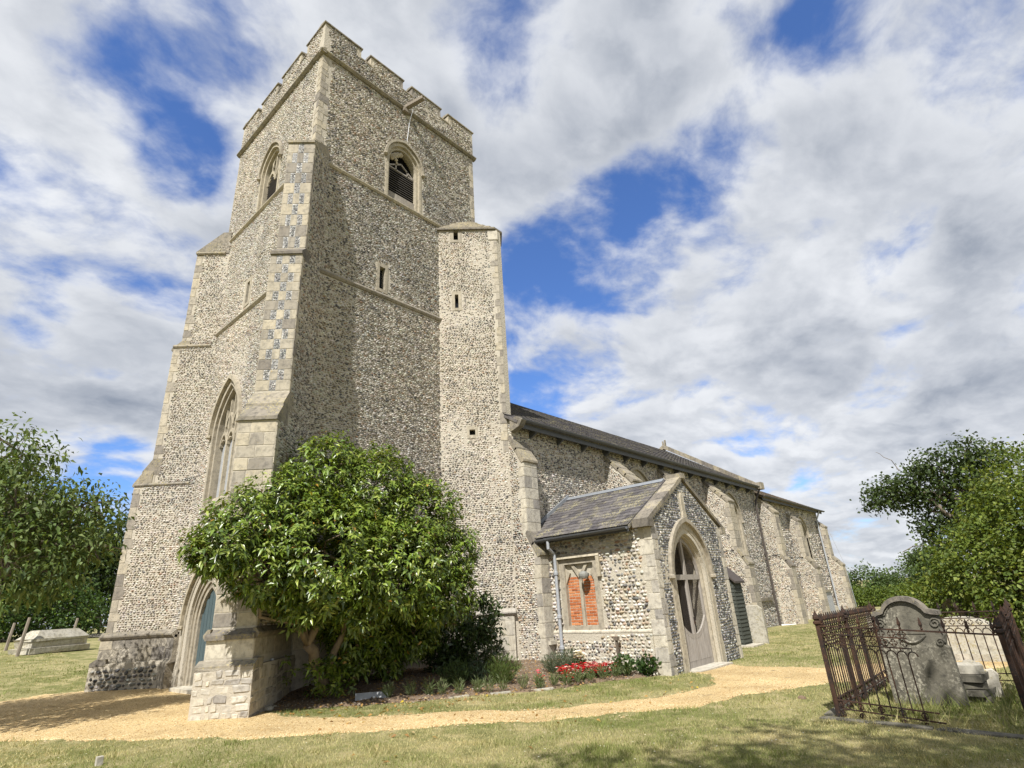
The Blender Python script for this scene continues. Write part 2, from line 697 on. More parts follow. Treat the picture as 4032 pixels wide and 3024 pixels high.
def arch(w, hs, ha, n=7, z0=0.):
    """outline of a pointed opening, (u, v) from bottom left over the apex to bottom right"""
    a, H = w / 2, ha - hs
    cx = (H * H - a * a) / (2 * a)
    r = cx + a
    L = [(-a, z0)]
    t1 = math.atan2(H, -cx)
    for i in range(n + 1):
        t = math.pi + (t1 - math.pi) * i / n
        L.append((cx + r * math.cos(t), hs + r * math.sin(t)))
    return L + [(-u, v) for u, v in L[::-1][1:]]


def inpoly(px, py, poly):
    r = np.zeros(px.shape, bool)
    n = len(poly)
    for i in range(n):
        x0, y0 = poly[i]
        x1, y1 = poly[(i + 1) % n]
        if y0 == y1:
            continue
        c = ((y0 > py) != (y1 > py)) & (px < (x1 - x0) * (py - y0) / (y1 - y0) + x0)
        r ^= c
    return r


def frame3(O, U, N):
    O, U, N = Vector(O), Vector(U).normalized(), Vector(N).normalized()
    return lambda u, v, n=0.: O + U * u + Vector((0, 0, v)) + N * n


def ring(mb, P, outer, inner, n0, n1):
    """arched frame between two outlines of equal length, from depth n0 (front) to n1 (back)"""
    k = len(outer)
    V = [P(u, v, n0) for u, v in outer] + [P(u, v, n0) for u, v in inner] + [P(u, v, n1) for u, v in outer] + [P(u, v, n1) for u, v in inner]
    F = []
    for i in range(k - 1):
        F += [(i, i + 1, k + i + 1, k + i), (k + i, k + i + 1, 3 * k + i + 1, 3 * k + i), (2 * k + i, 2 * k + i + 1, i + 1, i), (3 * k + i, 3 * k + i + 1, 2 * k + i + 1, 2 * k + i)]
    F += [(0, k, 3 * k, 2 * k), (k - 1, 2 * k - 1, 4 * k - 1, 3 * k - 1)]
    mb.add(V, F)


def prism_cut(P, outline, n0, n1):
    m = MB()
    pts = [P(u, v, n0) for u, v in outline]
    e = P(0, 0, n1) - P(0, 0, n0)
    m.prism(pts, e)
    return m


# ------------------------------------------------------------------ flint facing
PAL = {
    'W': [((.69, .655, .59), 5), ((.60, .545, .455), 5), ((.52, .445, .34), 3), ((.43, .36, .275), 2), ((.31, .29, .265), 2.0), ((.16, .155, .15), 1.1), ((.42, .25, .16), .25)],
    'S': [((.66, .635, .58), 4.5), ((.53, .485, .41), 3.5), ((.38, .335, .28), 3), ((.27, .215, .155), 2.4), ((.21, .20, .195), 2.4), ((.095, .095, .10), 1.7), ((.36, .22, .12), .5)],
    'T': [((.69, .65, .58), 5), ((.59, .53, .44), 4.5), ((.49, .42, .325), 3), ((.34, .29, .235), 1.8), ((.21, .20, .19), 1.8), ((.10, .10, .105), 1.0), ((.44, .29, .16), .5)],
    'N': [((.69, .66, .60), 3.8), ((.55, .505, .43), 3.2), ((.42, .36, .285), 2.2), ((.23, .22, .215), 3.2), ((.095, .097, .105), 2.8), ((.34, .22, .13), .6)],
    'P': [((.73, .69, .615), 5), ((.60, .52, .40), 3), ((.46, .34, .215), 1.9), ((.26, .245, .23), 1.8), ((.10, .10, .105), 1.4), ((.38, .21, .11), .6)],
    'K': [((.070, .076, .090), 5), ((.13, .138, .155), 4), ((.22, .227, .245), 3), ((.43, .43, .42), 2.6), ((.60, .59, .55), 1.3)],
    'F': [((.13, .13, .132), 4), ((.21, .208, .205), 4), ((.32, .315, .305), 3), ((.48, .465, .44), 2)],
    'D': [((.13, .125, .115), 4), ((.20, .19, .17), 3), ((.34, .32, .28), 2.5), ((.50, .47, .40), 2), ((.08, .08, .08), 1.6)],
    'B': [((.60, .56, .485), 4), ((.51, .465, .385), 5), ((.43, .385, .32), 3), ((.32, .28, .235), 1), ((.44, .32, .22), .3)],
}


def vnoise(x, y, seed=0):
    """smooth value noise for patches of repair and weather"""
    xi, yi = np.floor(x), np.floor(y)
    fx, fy = x - xi, y - yi
    fx, fy = fx * fx * (3 - 2 * fx), fy * fy * (3 - 2 * fy)

    def hsh(a, b):
        v = np.sin(a * 127.1 + b * 311.7 + seed * 74.7) * 43758.5453
        return v - np.floor(v)
    return (hsh(xi, yi) * (1 - fx) + hsh(xi + 1, yi) * fx) * (1 - fy) + (hsh(xi, yi + 1) * (1 - fx) + hsh(xi + 1, yi + 1) * fx) * fy


class Flints:
    def __init__(self):
        self.V, self.F, self.C, self.n = [], [], [], 0

    def face(self, O, U, N, poly, holes=(), pal='W', rh=.056, lmin=.048, lmax=.112, h=.021, fill=1.06, nv=5, flat=False):
        O, U, N = np.array(O, float), np.array(U, float), np.array(N, float)
        U = U / np.linalg.norm(U)
        N = N / np.linalg.norm(N)
        us = [p[0] for p in poly]
        vs = [p[1] for p in poly]
        u0, u1, v0, v1 = min(us), max(us), min(vs), max(vs)
        rows = max(1, int((v1 - v0) / rh))
        per = int((u1 - u0) / lmin) + 4
        L = rng.uniform(lmin, lmax, (rows, per)) * (1 + .35 * (rng.random((rows, per)) < .12))
        e = np.cumsum(L, 1) - rng.uniform(0, lmax, (rows, 1))
        cu = u0 + e - L / 2
        wob = .25 * rh * np.sin(cu * 1.7 + np.arange(rows)[:, None] * .6 + rng.uniform(0, 6))
        cv = v0 + (np.arange(rows)[:, None] + .5) * rh + wob + rng.uniform(-.16, .16, cu.shape) * rh
        ok = (e - L > -.02) & (e < (u1 - u0) + .02)
        cu, cv, L = cu[ok], cv[ok], L[ok]
        m = (rng.random(len(cu)) < .97) & inpoly(cu, cv, poly)
        hw = L / 2 * .75
        for sx in (-1, 1):
            m &= inpoly(cu + sx * hw, cv, poly)
        for ho in holes:
            for sx in (-1, 0, 1):
                m &= ~inpoly(cu + sx * hw, cv, ho)
        cu, cv, L = cu[m], cv[m], L[m]
        k = len(cu)
        if k == 0:
            return
        sd = len(self.V) * 1.7 + 3
        smear = vnoise(cu * .55 + 9, cv * .45 + 5, sd) * .65 + vnoise(cu * 1.7, cv * 1.4, sd + 1) * .35
        tone = vnoise(cu * .35 + 3, cv * .30 + 8, sd + 2) * .6 + vnoise(cu * 1.1 + 1, cv * .9, sd + 3) * .4
        keep = ~((smear > .80) & (rng.random(k) < .30))
        cu, cv, L, smear, tone = cu[keep], cv[keep], L[keep], smear[keep], tone[keep]
        k = len(cu)
        if k == 0:
            return
        a = L / 2 * fill * rng.uniform(.85, 1.1, k)
        b = rh / 2 * fill * rng.uniform(.75, 1.12, k)
        hh = h * rng.uniform(.45, 1.35, k) * np.where(smear > .76, .6, 1.0)
        ang = (np.arange(nv) / nv * 2 * np.pi)[None, :] + rng.uniform(0, 6.28, (k, 1)) + rng.uniform(-.25, .25, (k, nv))
        rad = rng.uniform(.84, 1.12, (k, nv))
        til = rng.uniform(-.35, .35, (k, 1))
        du = np.cos(ang) * a[:, None] * rad
        dv = np.sin(ang) * b[:, None] * rad
        du, dv = du * np.cos(til) - dv * np.sin(til), du * np.sin(til) + dv * np.cos(til)
        tx, ty = rng.normal(0, .30, (k, 1)), rng.normal(0, .30, (k, 1))
        ins = .66 if not flat else .84
        hi = hh[:, None] * (1 + (0 if flat else 1) * 0) + tx * du * ins * (.5 if flat else 1) + ty * dv * ins * (.5 if flat else 1)
        hi = np.maximum(hi, .3 * hh[:, None])

        def w3(u, v, n):
            return O + u[..., None] * U + v[..., None] * np.array([0, 0, 1.]) + n[..., None] * N
        outer = w3(cu[:, None] + du, cv[:, None] + dv, np.full_like(du, -.006))
        inner = w3(cu[:, None] + du * ins, cv[:, None] + dv * ins, hi)
        cen = w3(cu, cv, hh * (1.0 if flat else 1.22))[:, None]
        VV = np.concatenate([outer, inner, cen], 1).reshape(-1, 3)
        i = np.arange(nv)
        j = (i + 1) % nv
        f = np.concatenate([np.stack([i, j, nv + j], 1), np.stack([i, nv + j, nv + i], 1), np.stack([nv + i, nv + j, np.full(nv, 2 * nv)], 1)])
        FF = (f[None] + (np.arange(k) * (2 * nv + 1))[:, None, None]).reshape(-1, 3) + self.n
        # orient outwards
        t = VV.reshape(k, -1, 3)
        nn = np.cross(t[0, 1] - t[0, 0], t[0, nv + 1] - t[0, 0])
        if nn @ N < 0:
            FF = FF[:, ::-1]
        pc = np.array([c for c, _ in PAL[pal]])
        pw = np.array([w for _, w in PAL[pal]], float)
        ci = rng.choice(len(pc), k, p=pw / pw.sum())
        cc_ = pc[ci] * rng.uniform(.78, 1.15, (k, 1)) * rng.uniform(.94, 1.06, (k, 3))
        strk = vnoise(cu * 2.2 + 4, cv * .25, sd + 5)
        cc_ = cc_ * (.70 + .34 * tone + .22 * strk)[:, None] * (1 + (tone - .5)[:, None] * np.array([.10, .0, -.12]))
        if pal in 'WTPNS':
            mid = np.array([.43, .39, .325])
            cc_ = mid + (cc_ - mid) * (.86 if pal in 'WTP' else .93)
        lum = cc_.mean(1, keepdims=True)
        cc_ = lum + (cc_ - lum) * .82
        CC = np.repeat(cc_, 2 * nv + 1, 0)
        self.V.append(VV)
        self.F.append(FF)
        self.C.append(CC)
        self.n += len(VV)

    def build(self, name, parent, mat='flint', smooth=True):
        if not self.V:
            return None
        o = tri_mesh(name, np.concatenate(self.V), np.concatenate(self.F), mat, parent, np.concatenate(self.C), smooth)
        o['kind'] = 'stuff'
        return o


# ------------------------------------------------------------------ ground
def gz(x, y):
    x = np.asarray(x, float)
    y = np.asarray(y, float)
    z = -.42 * (1 - np.exp(-np.maximum(x - 4.7, 0) / 13))
    t = np.maximum(y - 20, 0)
    return z + 1.5 * (1 - np.exp(-t / 12)) * t / (t + .6)


def gzf(x, y):
    return float(gz(x, y))

# ================================================================== THE SETTING
# ground: one sheet to the horizon, finer near the church
def axis(lo, hi, c0, c1, fine, n):
    a = np.arange(c0, c1 + 1e-6, fine)
    l = c0 - np.geomspace(fine, c0 - lo, n)[::-1]
    r = c1 + np.geomspace(fine, hi - c1, n)
    return np.concatenate([l, a, r])


gx = axis(-500, 900, -4, 48, .5, 26)
gy = axis(-500, 900, -6, 60, .5, 26)
GX, GY = np.meshgrid(gx, gy, indexing='ij')
GZ = gz(GX, GY) + .018 * np.sin(GX * 1.3 + GY * .7) * np.sin(GY * 1.1) * (np.hypot(GX, GY) < 80)
nxg, nyg = GX.shape
idx = np.arange(nxg * nyg).reshape(nxg, nyg)
q = np.stack([idx[:-1, :-1], idx[1:, :-1], idx[1:, 1:], idx[:-1, 1:]], -1).reshape(-1, 4)
gt = np.concatenate([q[:, [0, 1, 2]], q[:, [0, 2, 3]]])
ground = tri_mesh('ground', np.stack([GX, GY, GZ], -1).reshape(-1, 3), gt, 'ground', None, None, True)
tag(ground, 'dry mown churchyard lawn', 'lawn', kind='structure')


def gz2(x, y):
    return gz(x, y) + .018 * np.sin(x * 1.3 + y * .7) * np.sin(y * 1.1)


PATH = [(-8, 22), (-3, 16.6), (0, 14.5), (1.98, 13.13), (2.6, 11.6), (3.17, 10.43), (4.16, 8.88), (4.84, 8.1), (6.02, 7.06), (6.94, 6.15), (8.26, 5.38), (9.2, 4.75), (10.87, 4.19), (12.61, 3.61), (17, 0.4), (22, -4),
        (24, -2), (18.6, 2.2), (16.2, 3.6), (15.2, 4.6), (15.15, 6.0), (15.75, 7.0), (13.6, 7.0), (13.2, 6.4), (12.6, 5.9), (11.62, 5.58), (10.26, 5.70), (9.32, 6.1), (7.78, 6.95), (6.98, 8.19), (6.15, 9.1), (5.8, 9.67),
        (5.45, 11.2), (6.3, 12.9), (6.3, 18.7), (4.9, 20.15), (3.84, 20.55), (2.86, 20.25), (0, 21.6), (-6, 27)]
BEDP = [(5.35, 11.5), (5.8, 10.95), (6.5, 10.35), (7.45, 9.5), (8.72, 8.95), (10.03, 8.15), (11.3, 7.75), (12.4, 7.35), (12.95, 7.2), (12.95, 11.2), (11.2, 12.9), (6.0, 12.9)]


def grid_sheet(name, poly, step, zf, mat, lift):
    P = np.array(poly)
    xs = np.arange(P[:, 0].min(), P[:, 0].max(), step)
    ys = np.arange(P[:, 1].min(), P[:, 1].max(), step)
    X, Y = np.meshgrid(xs, ys, indexing='ij')
    wx = X + .10 * np.sin(Y * 2.3) * np.sin(X * 1.9) + .05 * np.sin(Y * 7.1 + X * 5)
    wy = Y + .10 * np.sin(X * 2.1 + 1) * np.sin(Y * 1.7) + .05 * np.sin(X * 6.3 - Y * 4)
    ins = inpoly(wx, wy, poly)
    c = ins[:-1, :-1] & ins[1:, :-1] & ins[1:, 1:] & ins[:-1, 1:]
    id_ = np.arange(X.size).reshape(X.shape)
    qd = np.stack([id_[:-1, :-1], id_[1:, :-1], id_[1:, 1:], id_[:-1, 1:]], -1)[c]
    used = np.unique(qd)
    mp = np.zeros(X.size, int)
    mp[used] = np.arange(len(used))
    qd = mp[qd]
    cnt = np.zeros(X.shape, int)
    for a_, b_ in ((0, 0), (1, 0), (1, 1), (0, 1)):
        cnt[a_:X.shape[0] - 1 + a_, b_:X.shape[1] - 1 + b_] += c
    Z = zf(X, Y) + np.where(cnt < 4, -.03, lift)
    V = np.stack([X, Y, Z], -1).reshape(-1, 3)[used]
    return tri_mesh(name, V, np.concatenate([qd[:, [0, 1, 2]], qd[:, [0, 2, 3]]]), mat, None, None, True), ins


pathsheet, _ = grid_sheet('gravel_path', PATH, .07, gz2, 'gravel', .012)
tag(pathsheet, 'golden gravel path curving past the tower to the porch', 'path', kind='structure')


def seg_dist(px, py, line):
    d = np.full(np.shape(px), 1e9)
    for (x0, y0), (x1, y1) in zip(line[:-1], line[1:]):
        t = np.clip(((px - x0) * (x1 - x0) + (py - y0) * (y1 - y0)) / ((x1 - x0) ** 2 + (y1 - y0) ** 2), 0, 1)
        d = np.minimum(d, np.hypot(px - x0 - t * (x1 - x0), py - y0 - t * (y1 - y0)))
    return d


def bedz(x, y):
    d = seg_dist(np.asarray(x, float), np.asarray(y, float), BEDP[:9])
    s = np.clip(d / 2.6, 0, 1)
    return gz2(np.asarray(x, float), np.asarray(y, float)) + .03 * np.clip(d / .15, 0, 1) + .26 * s * s * (3 - 2 * s) + .015 * np.sin(np.asarray(x) * 9) * np.sin(np.asarray(y) * 8)


bed, _ = grid_sheet('flower_bed', BEDP, .08, bedz, 'soil', .006)
tag(bed, 'bare soil flower bed below the tower wall', 'flower bed', kind='structure')

track = MB()
tk = [(2, 44.0), (5, 44.5), (9, 44.2), (13, 43.6), (17, 42), (22, 39)]
for (x0, y0), (x1, y1) in zip(tk[:-1], tk[1:]):
    V = [(x0, y0 - 4.2, gzf(x0, y0 - 4.2) + .05), (x1, y1 - 4.2, gzf(x1, y1 - 4.2) + .05), (x1, y1 + 2, gzf(x1, y1 + 2) + .05), (x0, y0 + 2, gzf(x0, y0 + 2) + .05)]
    track.add(V, [(0, 1, 2, 3)])
tag(track.build('track', 'track'), 'pale farm track beyond the churchyard', 'track', kind='structure')

# gravel stones big enough to show
def in_frame(x, y, z=0.0):
    v = np.stack([x, y, np.full_like(x, z - 1.6)], -1)
    c = np.stack([v @ np.array(rt2), v @ np.array(up2), v @ np.array(fw)], -1)
    k = 19.385 / 36 * 2
    px, py = c[:, 0] / c[:, 2] * k, c[:, 1] / c[:, 2] * k
    return (c[:, 2] > .5) & (abs(px) < 1.04) & (abs(py) < .80)


def pebbles(name, poly, n, zf, smin, smax, pal, parent, kind='stuff', reject=None, lo=.0):
    P = np.array(poly)
    x = rng.uniform(P[:, 0].min(), P[:, 0].max(), n * 4)
    y = rng.uniform(P[:, 1].min(), P[:, 1].max(), n * 4)
    r = np.hypot(x, y)
    ok = inpoly(x, y, poly) & in_frame(x, y) & (rng.random(len(x)) < np.clip((9 / r) ** 1.5, 0, 1))
    x, y = x[ok][:n], y[ok][:n]
    k = len(x)
    s = rng.uniform(smin, smax, k)
    base = np.array([(1, 0, 0), (0, 1, 0), (-1, 0, 0), (0, -1, 0), (0, 0, .75)])
    F0 = np.array([(0, 1, 4), (1, 2, 4), (2, 3, 4), (3, 0, 4)])
    a = rng.uniform(0, 6.28, k)
    Bv = np.repeat(base[None], k, 0) * rng.uniform(.65, 1.2, (k, 5, 1))
    ca, sa = np.cos(a)[:, None], np.sin(a)[:, None]
    X = Bv[..., 0] * ca - Bv[..., 1] * sa
    Y = Bv[..., 0] * sa + Bv[..., 1] * ca
    V = np.stack([x[:, None] + X * s[:, None], y[:, None] + Y * s[:, None], (zf(x, y) + .010)[:, None] + Bv[..., 2] * s[:, None]], -1)
    pc = np.array(pal)[rng.integers(0, len(pal), k)] * rng.uniform(.8, 1.15, (k, 1))
    o = tri_mesh(name, V.reshape(-1, 3), (F0[None] + (np.arange(k) * 5)[:, None, None]).reshape(-1, 3), 'gravel_stone', parent, np.repeat(pc, 5, 0))
    o['kind'] = kind
    return o


pebbles('gravel_stones', PATH, 42000, gz2, .008, .02, [(.30, .18, .075), (.46, .31, .14), (.58, .43, .22), (.68, .57, .36), (.52, .36, .17)], pathsheet)
pebbles('soil_crumbs', BEDP, 6000, bedz, .008, .03, [(.14, .10, .07), (.20, .15, .11), (.10, .075, .055), (.34, .30, .24), (.40, .25, .10)], bed)

# ================================================================== THE CHURCH
CH = thing('church', 'flint church with battlemented west tower, nave, chancel and gabled south porch', 'church', (9, 13, 0))
S2 = math.sqrt(.5)
TX0, TX1, TY0, TY1 = 6.0, 12.8, 12.65, 18.95

# ---- openings in the tower
PW = frame3((TX0, 0, 0), (0, -1, 0), (-1, 0, 0))     # west face: u = -y
PS = frame3((0, TY0, 0), (1, 0, 0), (0, -1, 0))      # south face: u = x
PT = frame3((10.88, 12.65, 0), (1, -1, 0), (-1, -1, 0))   # stair turret, facing south-west


def sh(o, du, dv=0.):
    return [(u + du, v + dv) for u, v in o]


WWIN_C, DOOR_C, BW_C, BS_C = -16.62, -16.45, -15.75, 9.34
wwin_o = sh(arch(1.78, 6.75, 8.35, 8, 4.75), WWIN_C)
wdoor_o = sh(arch(1.75, 1.55, 2.85, 8, -.25), DOOR_C)
belw_o = sh(arch(1.42, 16.05, 17.0, 8, 14.52), BW_C)
bels_o = sh(arch(1.42, 16.25, 17.08, 8, 14.52), BS_C)
slit_s = [(8.47, 10.85), (8.47, 11.65), (8.68, 11.65), (8.68, 10.85)]
slit_w = [(-16.43, 10.95), (-16.43, 11.75), (-16.22, 11.75), (-16.22, 10.95)]
t_sl1 = [(.56, 13.82), (.56, 14.22), (.72, 14.22), (.72, 13.82)]
t_sl2 = [(.56, 11.03), (.56, 11.56), (.68, 11.56), (.68, 11.03)]
t_sl3 = [(.92, 6.5), (.92, 6.68), (1.10, 6.68), (1.10, 6.5)]

def grow(q, g=.03):
    u0, v0, u1, v1 = q[0][0] - g, q[0][1] - g, q[2][0] + g, q[1][1] + g
    return [(u0, v0), (u0, v1), (u1, v1), (u1, v0)]


tb = MB().box((TX0, TY0, -.5), (TX1, TY1, 18.95))
tower = tb.build('tower', 'mortar')
cut(tower, [prism_cut(PW, wwin_o, .2, -.42), prism_cut(PW, wdoor_o, .2, -.75), prism_cut(PW, belw_o, .2, -.6), prism_cut(PS, bels_o, .2, -.6),
            prism_cut(PS, grow(slit_s), .2, -.35), prism_cut(PW, grow(slit_w), .2, -.12)])
tower.parent = CH
tower.matrix_parent_inverse = Matrix.Translation(-Vector(CH['_off']))

# stair turret at the south-east corner
tp = [(10.88, 12.65), (12.37, 11.16), (12.58, 11.16), (13.1, 11.7), (13.1, 12.9), (11.1, 12.9)]
tu = MB().prism([(x, y, -.5) for x, y in tp], (0, 0, 14.73))
turret = tu.build('stair_turret', 'mortar')
cut(turret, [prism_cut(PT, grow(t_sl1), .2, -.5), prism_cut(PT, grow(t_sl2), .2, -.5), prism_cut(PT, grow(t_sl3), .2, -.4)])
turret.parent = CH
turret.matrix_parent_inverse = Matrix.Translation(-Vector(CH['_off']))


# ---- diagonal buttresses: stages of (half width, outer reach, bottom, top)
def diag(corner, d, stages, caps, name):
    o = Vector((d[0] * S2, d[1] * S2, 0))
    t = Vector((-o.y, o.x, 0))
    c = Vector((*corner, 0))
    m = MB()
    for hw, k, z0, z1 in stages:
        pts = [c + t * s * hw + o * kk + Vector((0, 0, z0)) for s, kk in ((-1, -.5), (1, -.5), (1, k), (-1, k))]
        m.prism(pts, (0, 0, z1 - z0))
    return m, o, t, c


SWst = [(.51, 2.0, -.4, .80), (.43, 1.87, .70, 1.30), (.40, 1.77, 1.2, 5.52), (.385, 1.22, 5.4, 10.08), (.36, 1.0, 10.0, 13.97)]
NWst = [(.51, 1.62, -.4, .66), (.43, 1.50, .6, 1.30), (.40, 1.42, 1.2, 5.50), (.385, 1.02, 5.4, 10.20), (.36, .80, 10.1, 13.90)]
bmS, oS, tS, cS = diag((TX0, TY0), (-1, -1), SWst, None, '')
bmN, oN, tN, cN = diag((TX0, TY1), (-1, 1), NWst, None, '')
sw_butt = bmS.build('corner_buttress', 'mortar', CH)
nw_butt = bmN.build('corner_buttress', 'mortar', CH)


def weather(name, c, o, t, hw, k0, z0, k1, z1, parent, mat='coping', drip=.05):
    """sloping stone set-off from the outer edge (k0, z0) back up to (k1, z1)"""
    pts = [c + t * (-hw - .012) + o * k + Vector((0, 0, z)) for k, z in ((k0 + drip, z0 - .05), (k0 + drip, z0 + .03), (k1 - .02, z1), (k1 - .3, z1), (k1 - .3, z0 - .05))]
    return MB().prism(pts, t * (2 * hw + .024)).build(name, mat, parent)


def string_course(name, A, B, n, z, parent, p=.085, hgt=.16, mat='ashlar'):
    A, B, n = Vector((*A, z)), Vector((*B, z)), Vector((*n, 0))
    pts = [A + n * a + Vector((0, 0, b)) for a, b in ((-.05, -hgt * .55), (p * .45, -hgt * .5), (p, -hgt * .15), (p, hgt * .05), (0.0, hgt * .55), (-.05, hgt * .55))]
    return MB().prism(pts, B - A).build(name, mat, parent)


for (c, o, t, st, par, zz) in ((cS, oS, tS, SWst, sw_butt, 0), (cN, oN, tN, NWst, nw_butt, 0)):
    kb, kp, k3, k2, k1 = [s[1] for s in st]
    weather('base_offset', c, o, t, .51, kb, st[0][3], kp, st[0][3] + .12, par, drip=.0)
    for sg in (-1, 1):
        a_ = c + t * sg * .43
        string_course('plinth_string', (a_ - o * .44)[:2], (a_ + o * (kp - .0))[:2], (t * sg)[:2], 1.34, par, .07, .18, 'coping')
    weather('plinth_string', c, o, t, .43, kp, 1.30, k3, 1.44, par, drip=.06)
    km = (k3 + k2) / 2
    weather('set_off', c, o, t, .40, k3, 5.55, km, 5.98, par)
    weather('set_off', c, o, t, .392, km - .01, 5.94, k2, 6.36, par)
    weather('set_off', c, o, t, .385, k2, 10.12, k1, 10.42, par)
    weather('set_off', c, o, t, .36, k1, 13.99, .0, 14.85, par, drip=.05)

FT = Flints()     # tower flints
# south-west buttress: sides
for sgn in (-1, 1):
    for hw, k, z0, z1 in SWst[2:]:
        z1b = {5.52: 6.2, 10.08: 10.3, 13.97: 14.0}[z1]
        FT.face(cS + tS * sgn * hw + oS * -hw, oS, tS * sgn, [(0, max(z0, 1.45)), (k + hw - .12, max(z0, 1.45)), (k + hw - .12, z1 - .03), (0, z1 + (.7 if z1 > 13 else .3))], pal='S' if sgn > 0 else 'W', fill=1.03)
for sgn in (-1, 1):
    for hw, k, z0, z1 in NWst[2:]:
        FT.face(cN + tN * sgn * hw + oN * -hw, oN, tN * sgn, [(0, max(z0, 1.45)), (k + hw - .22, max(z0, 1.45)), (k + hw - .22, z1 - .03), (0, z1 + (.7 if z1 > 13 else .3))], pal='W')

# ---- west face
WL, WR = -TY1, -TY0
Wpoly = [(WL + .02, 1.45), (WR - .02, 1.45), (WR - .02, 18.80), (WL + .02, 18.80)]


def band(u0, u1, z, hgt=.10):
    return [(u0, z - hgt), (u1, z - hgt), (u1, z + hgt), (u0, z + hgt)]


wwin_f = sh(arch(2.02, 6.75, 8.52, 8, 4.6), WWIN_C)
wdoor_f = sh(arch(2.62, 1.5, 3.15, 8, -.3), DOOR_C)
belw_f = sh(arch(1.60, 16.05, 17.15, 8, 14.4), BW_C)
bels_f = sh(arch(1.60, 16.25, 17.25, 8, 14.4), BS_C)
quoinW = [(WR - .26, 14.6), (WR, 14.6), (WR, 18.9), (WR - .26, 18.9)]
FT.face((TX0, 0, 0), (0, -1, 0), (-1, 0, 0), Wpoly, [wwin_f, wdoor_f, belw_f, band(WL, WR, 14.47, .1), band(WL, WR, 10.64, .1), quoinW,
        [(-16.62, 10.8), (-16.03, 10.8), (-16.03, 11.9), (-16.62, 11.9)]], 'W')
# ---- south face
quoinS = [(TX0, 14.6), (TX0 + .30, 14.6), (TX0 + .30, 18.9), (TX0, 18.9)]
quoinE = [(TX1 - .22, 14.4), (TX1, 14.4), (TX1, 18.9), (TX1 - .22, 18.9)]
Spoly = [(TX0 + .02, 1.45), (10.95, 1.45), (10.95, 14.25), (TX1 - .02, 14.25), (TX1 - .02, 18.80), (TX0 + .02, 18.80)]
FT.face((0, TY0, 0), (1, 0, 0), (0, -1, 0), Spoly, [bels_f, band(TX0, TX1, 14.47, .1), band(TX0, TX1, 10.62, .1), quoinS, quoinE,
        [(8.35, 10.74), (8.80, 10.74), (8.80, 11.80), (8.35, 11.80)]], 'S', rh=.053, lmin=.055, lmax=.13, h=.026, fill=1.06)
# ---- turret face
qt = [(2.11 - .20, 5.9), (2.2, 5.9), (2.2, 14.3), (2.11 - .20, 14.3)]
FT.face((10.88, 12.65, 0), (1, -1, 0), (-1, -1, 0), [(.02, 1.45), (2.1, 1.45), (2.1, 14.2), (.02, 14.2)],
        [qt, [(.40, 13.7), (.88, 13.7), (.88, 14.3), (.40, 14.3)], [(.44, 10.98), (.80, 10.98), (.80, 11.7), (.44, 11.7)], [(.84, 6.42), (1.18, 6.42), (1.18, 6.76), (.84, 6.76)]], 'T')
FT.face((10.88, 12.65, 0), (1, -1, 0), (-1, -1, 0), [(.02, -.2), (2.1, -.2), (2.1, .5), (.02, .5)], [], 'B', rh=.12, lmin=.10, lmax=.25)

# ---- strings
for z in (14.47, 10.63):
    string_course('string_course', (TX0, TY1 - .1), (TX0, TY0 + .1), (-1, 0), z, tower)
    string_course('string_course', (TX0 + .1, TY0), (11.0, TY0), (0, -1), z, tower)
string_course('parapet_string', (TX0, TY1 + .12), (TX0, TY0 - .12), (-1, 0), 18.90, tower, .13, .20, 'coping')
string_course('parapet_string', (TX0 - .12, TY0), (TX1 + .12, TY0), (0, -1), 18.903, tower, .13, .20, 'coping')
# strings turned round the buttress flanks
for sgn in (-1, 1):
    A = cS + tS * sgn * .36
    string_course('string_course', (A + oS * .0)[:2], (A + oS * .98)[:2], (tS * sgn)[:2], 14.0, sw_butt, .03, .1)
A = cN + tN * (1) * .392
for (zz, kk) in ((10.22, 1.02), (13.93, .8), (5.55, 1.40)):
    string_course('string_course', (A + oN * -.2)[:2], (A + oN * kk)[:2], (tN * 1)[:2], zz, nw_butt, .05, .12, 'coping')
    string_course('string_course', (cN - tN * .392 + oN * -.2)[:2], (cN - tN * .392 + oN * kk)[:2], (-tN)[:2], zz, nw_butt, .05, .12, 'coping')

# ---- parapet with battlements
para = MB()
PT0, CR, MT = 18.95, 19.79, 20.25
para.box((TX0 - .02, TY0 - .02, PT0), (TX1 + .02, TY0 + .42, CR))
para.box((TX0 - .02, TY1 - .42, PT0), (TX1 + .02, TY1 + .02, CR))
para.box((TX0 - .02, TY0 + .42, PT0), (TX0 + .42, TY1 - .42, CR))
para.box((TX1 - .42, TY0 + .42, PT0), (TX1 + .02, TY1 - .42, CR))
MS = [(5.98, 7.37), (7.78, 9.19), (9.63, 11.05), (11.47, 12.82)]
MW = [(12.63, 13.82), (14.24, 15.64), (16.02, 17.30), (17.64, 18.97)]
for a, b in MS:
    para.box((a, TY0 - .02, CR), (b, TY0 + .42, MT))
    para.box((a, TY1 - .42, CR), (b, TY1 + .02, MT))
for i, (a, b) in enumerate(MW):
    for x0, x1 in ((TX0 - .02, TX0 + .42), (TX1 - .42, TX1 + .02)):
        a2 = a if i else TY0 + .42
        b2 = b if i < 3 else TY1 - .42
        para.box((x0, a2, CR), (x1, b2, MT))
parapet = para.build('parapet', 'mortar', CH)


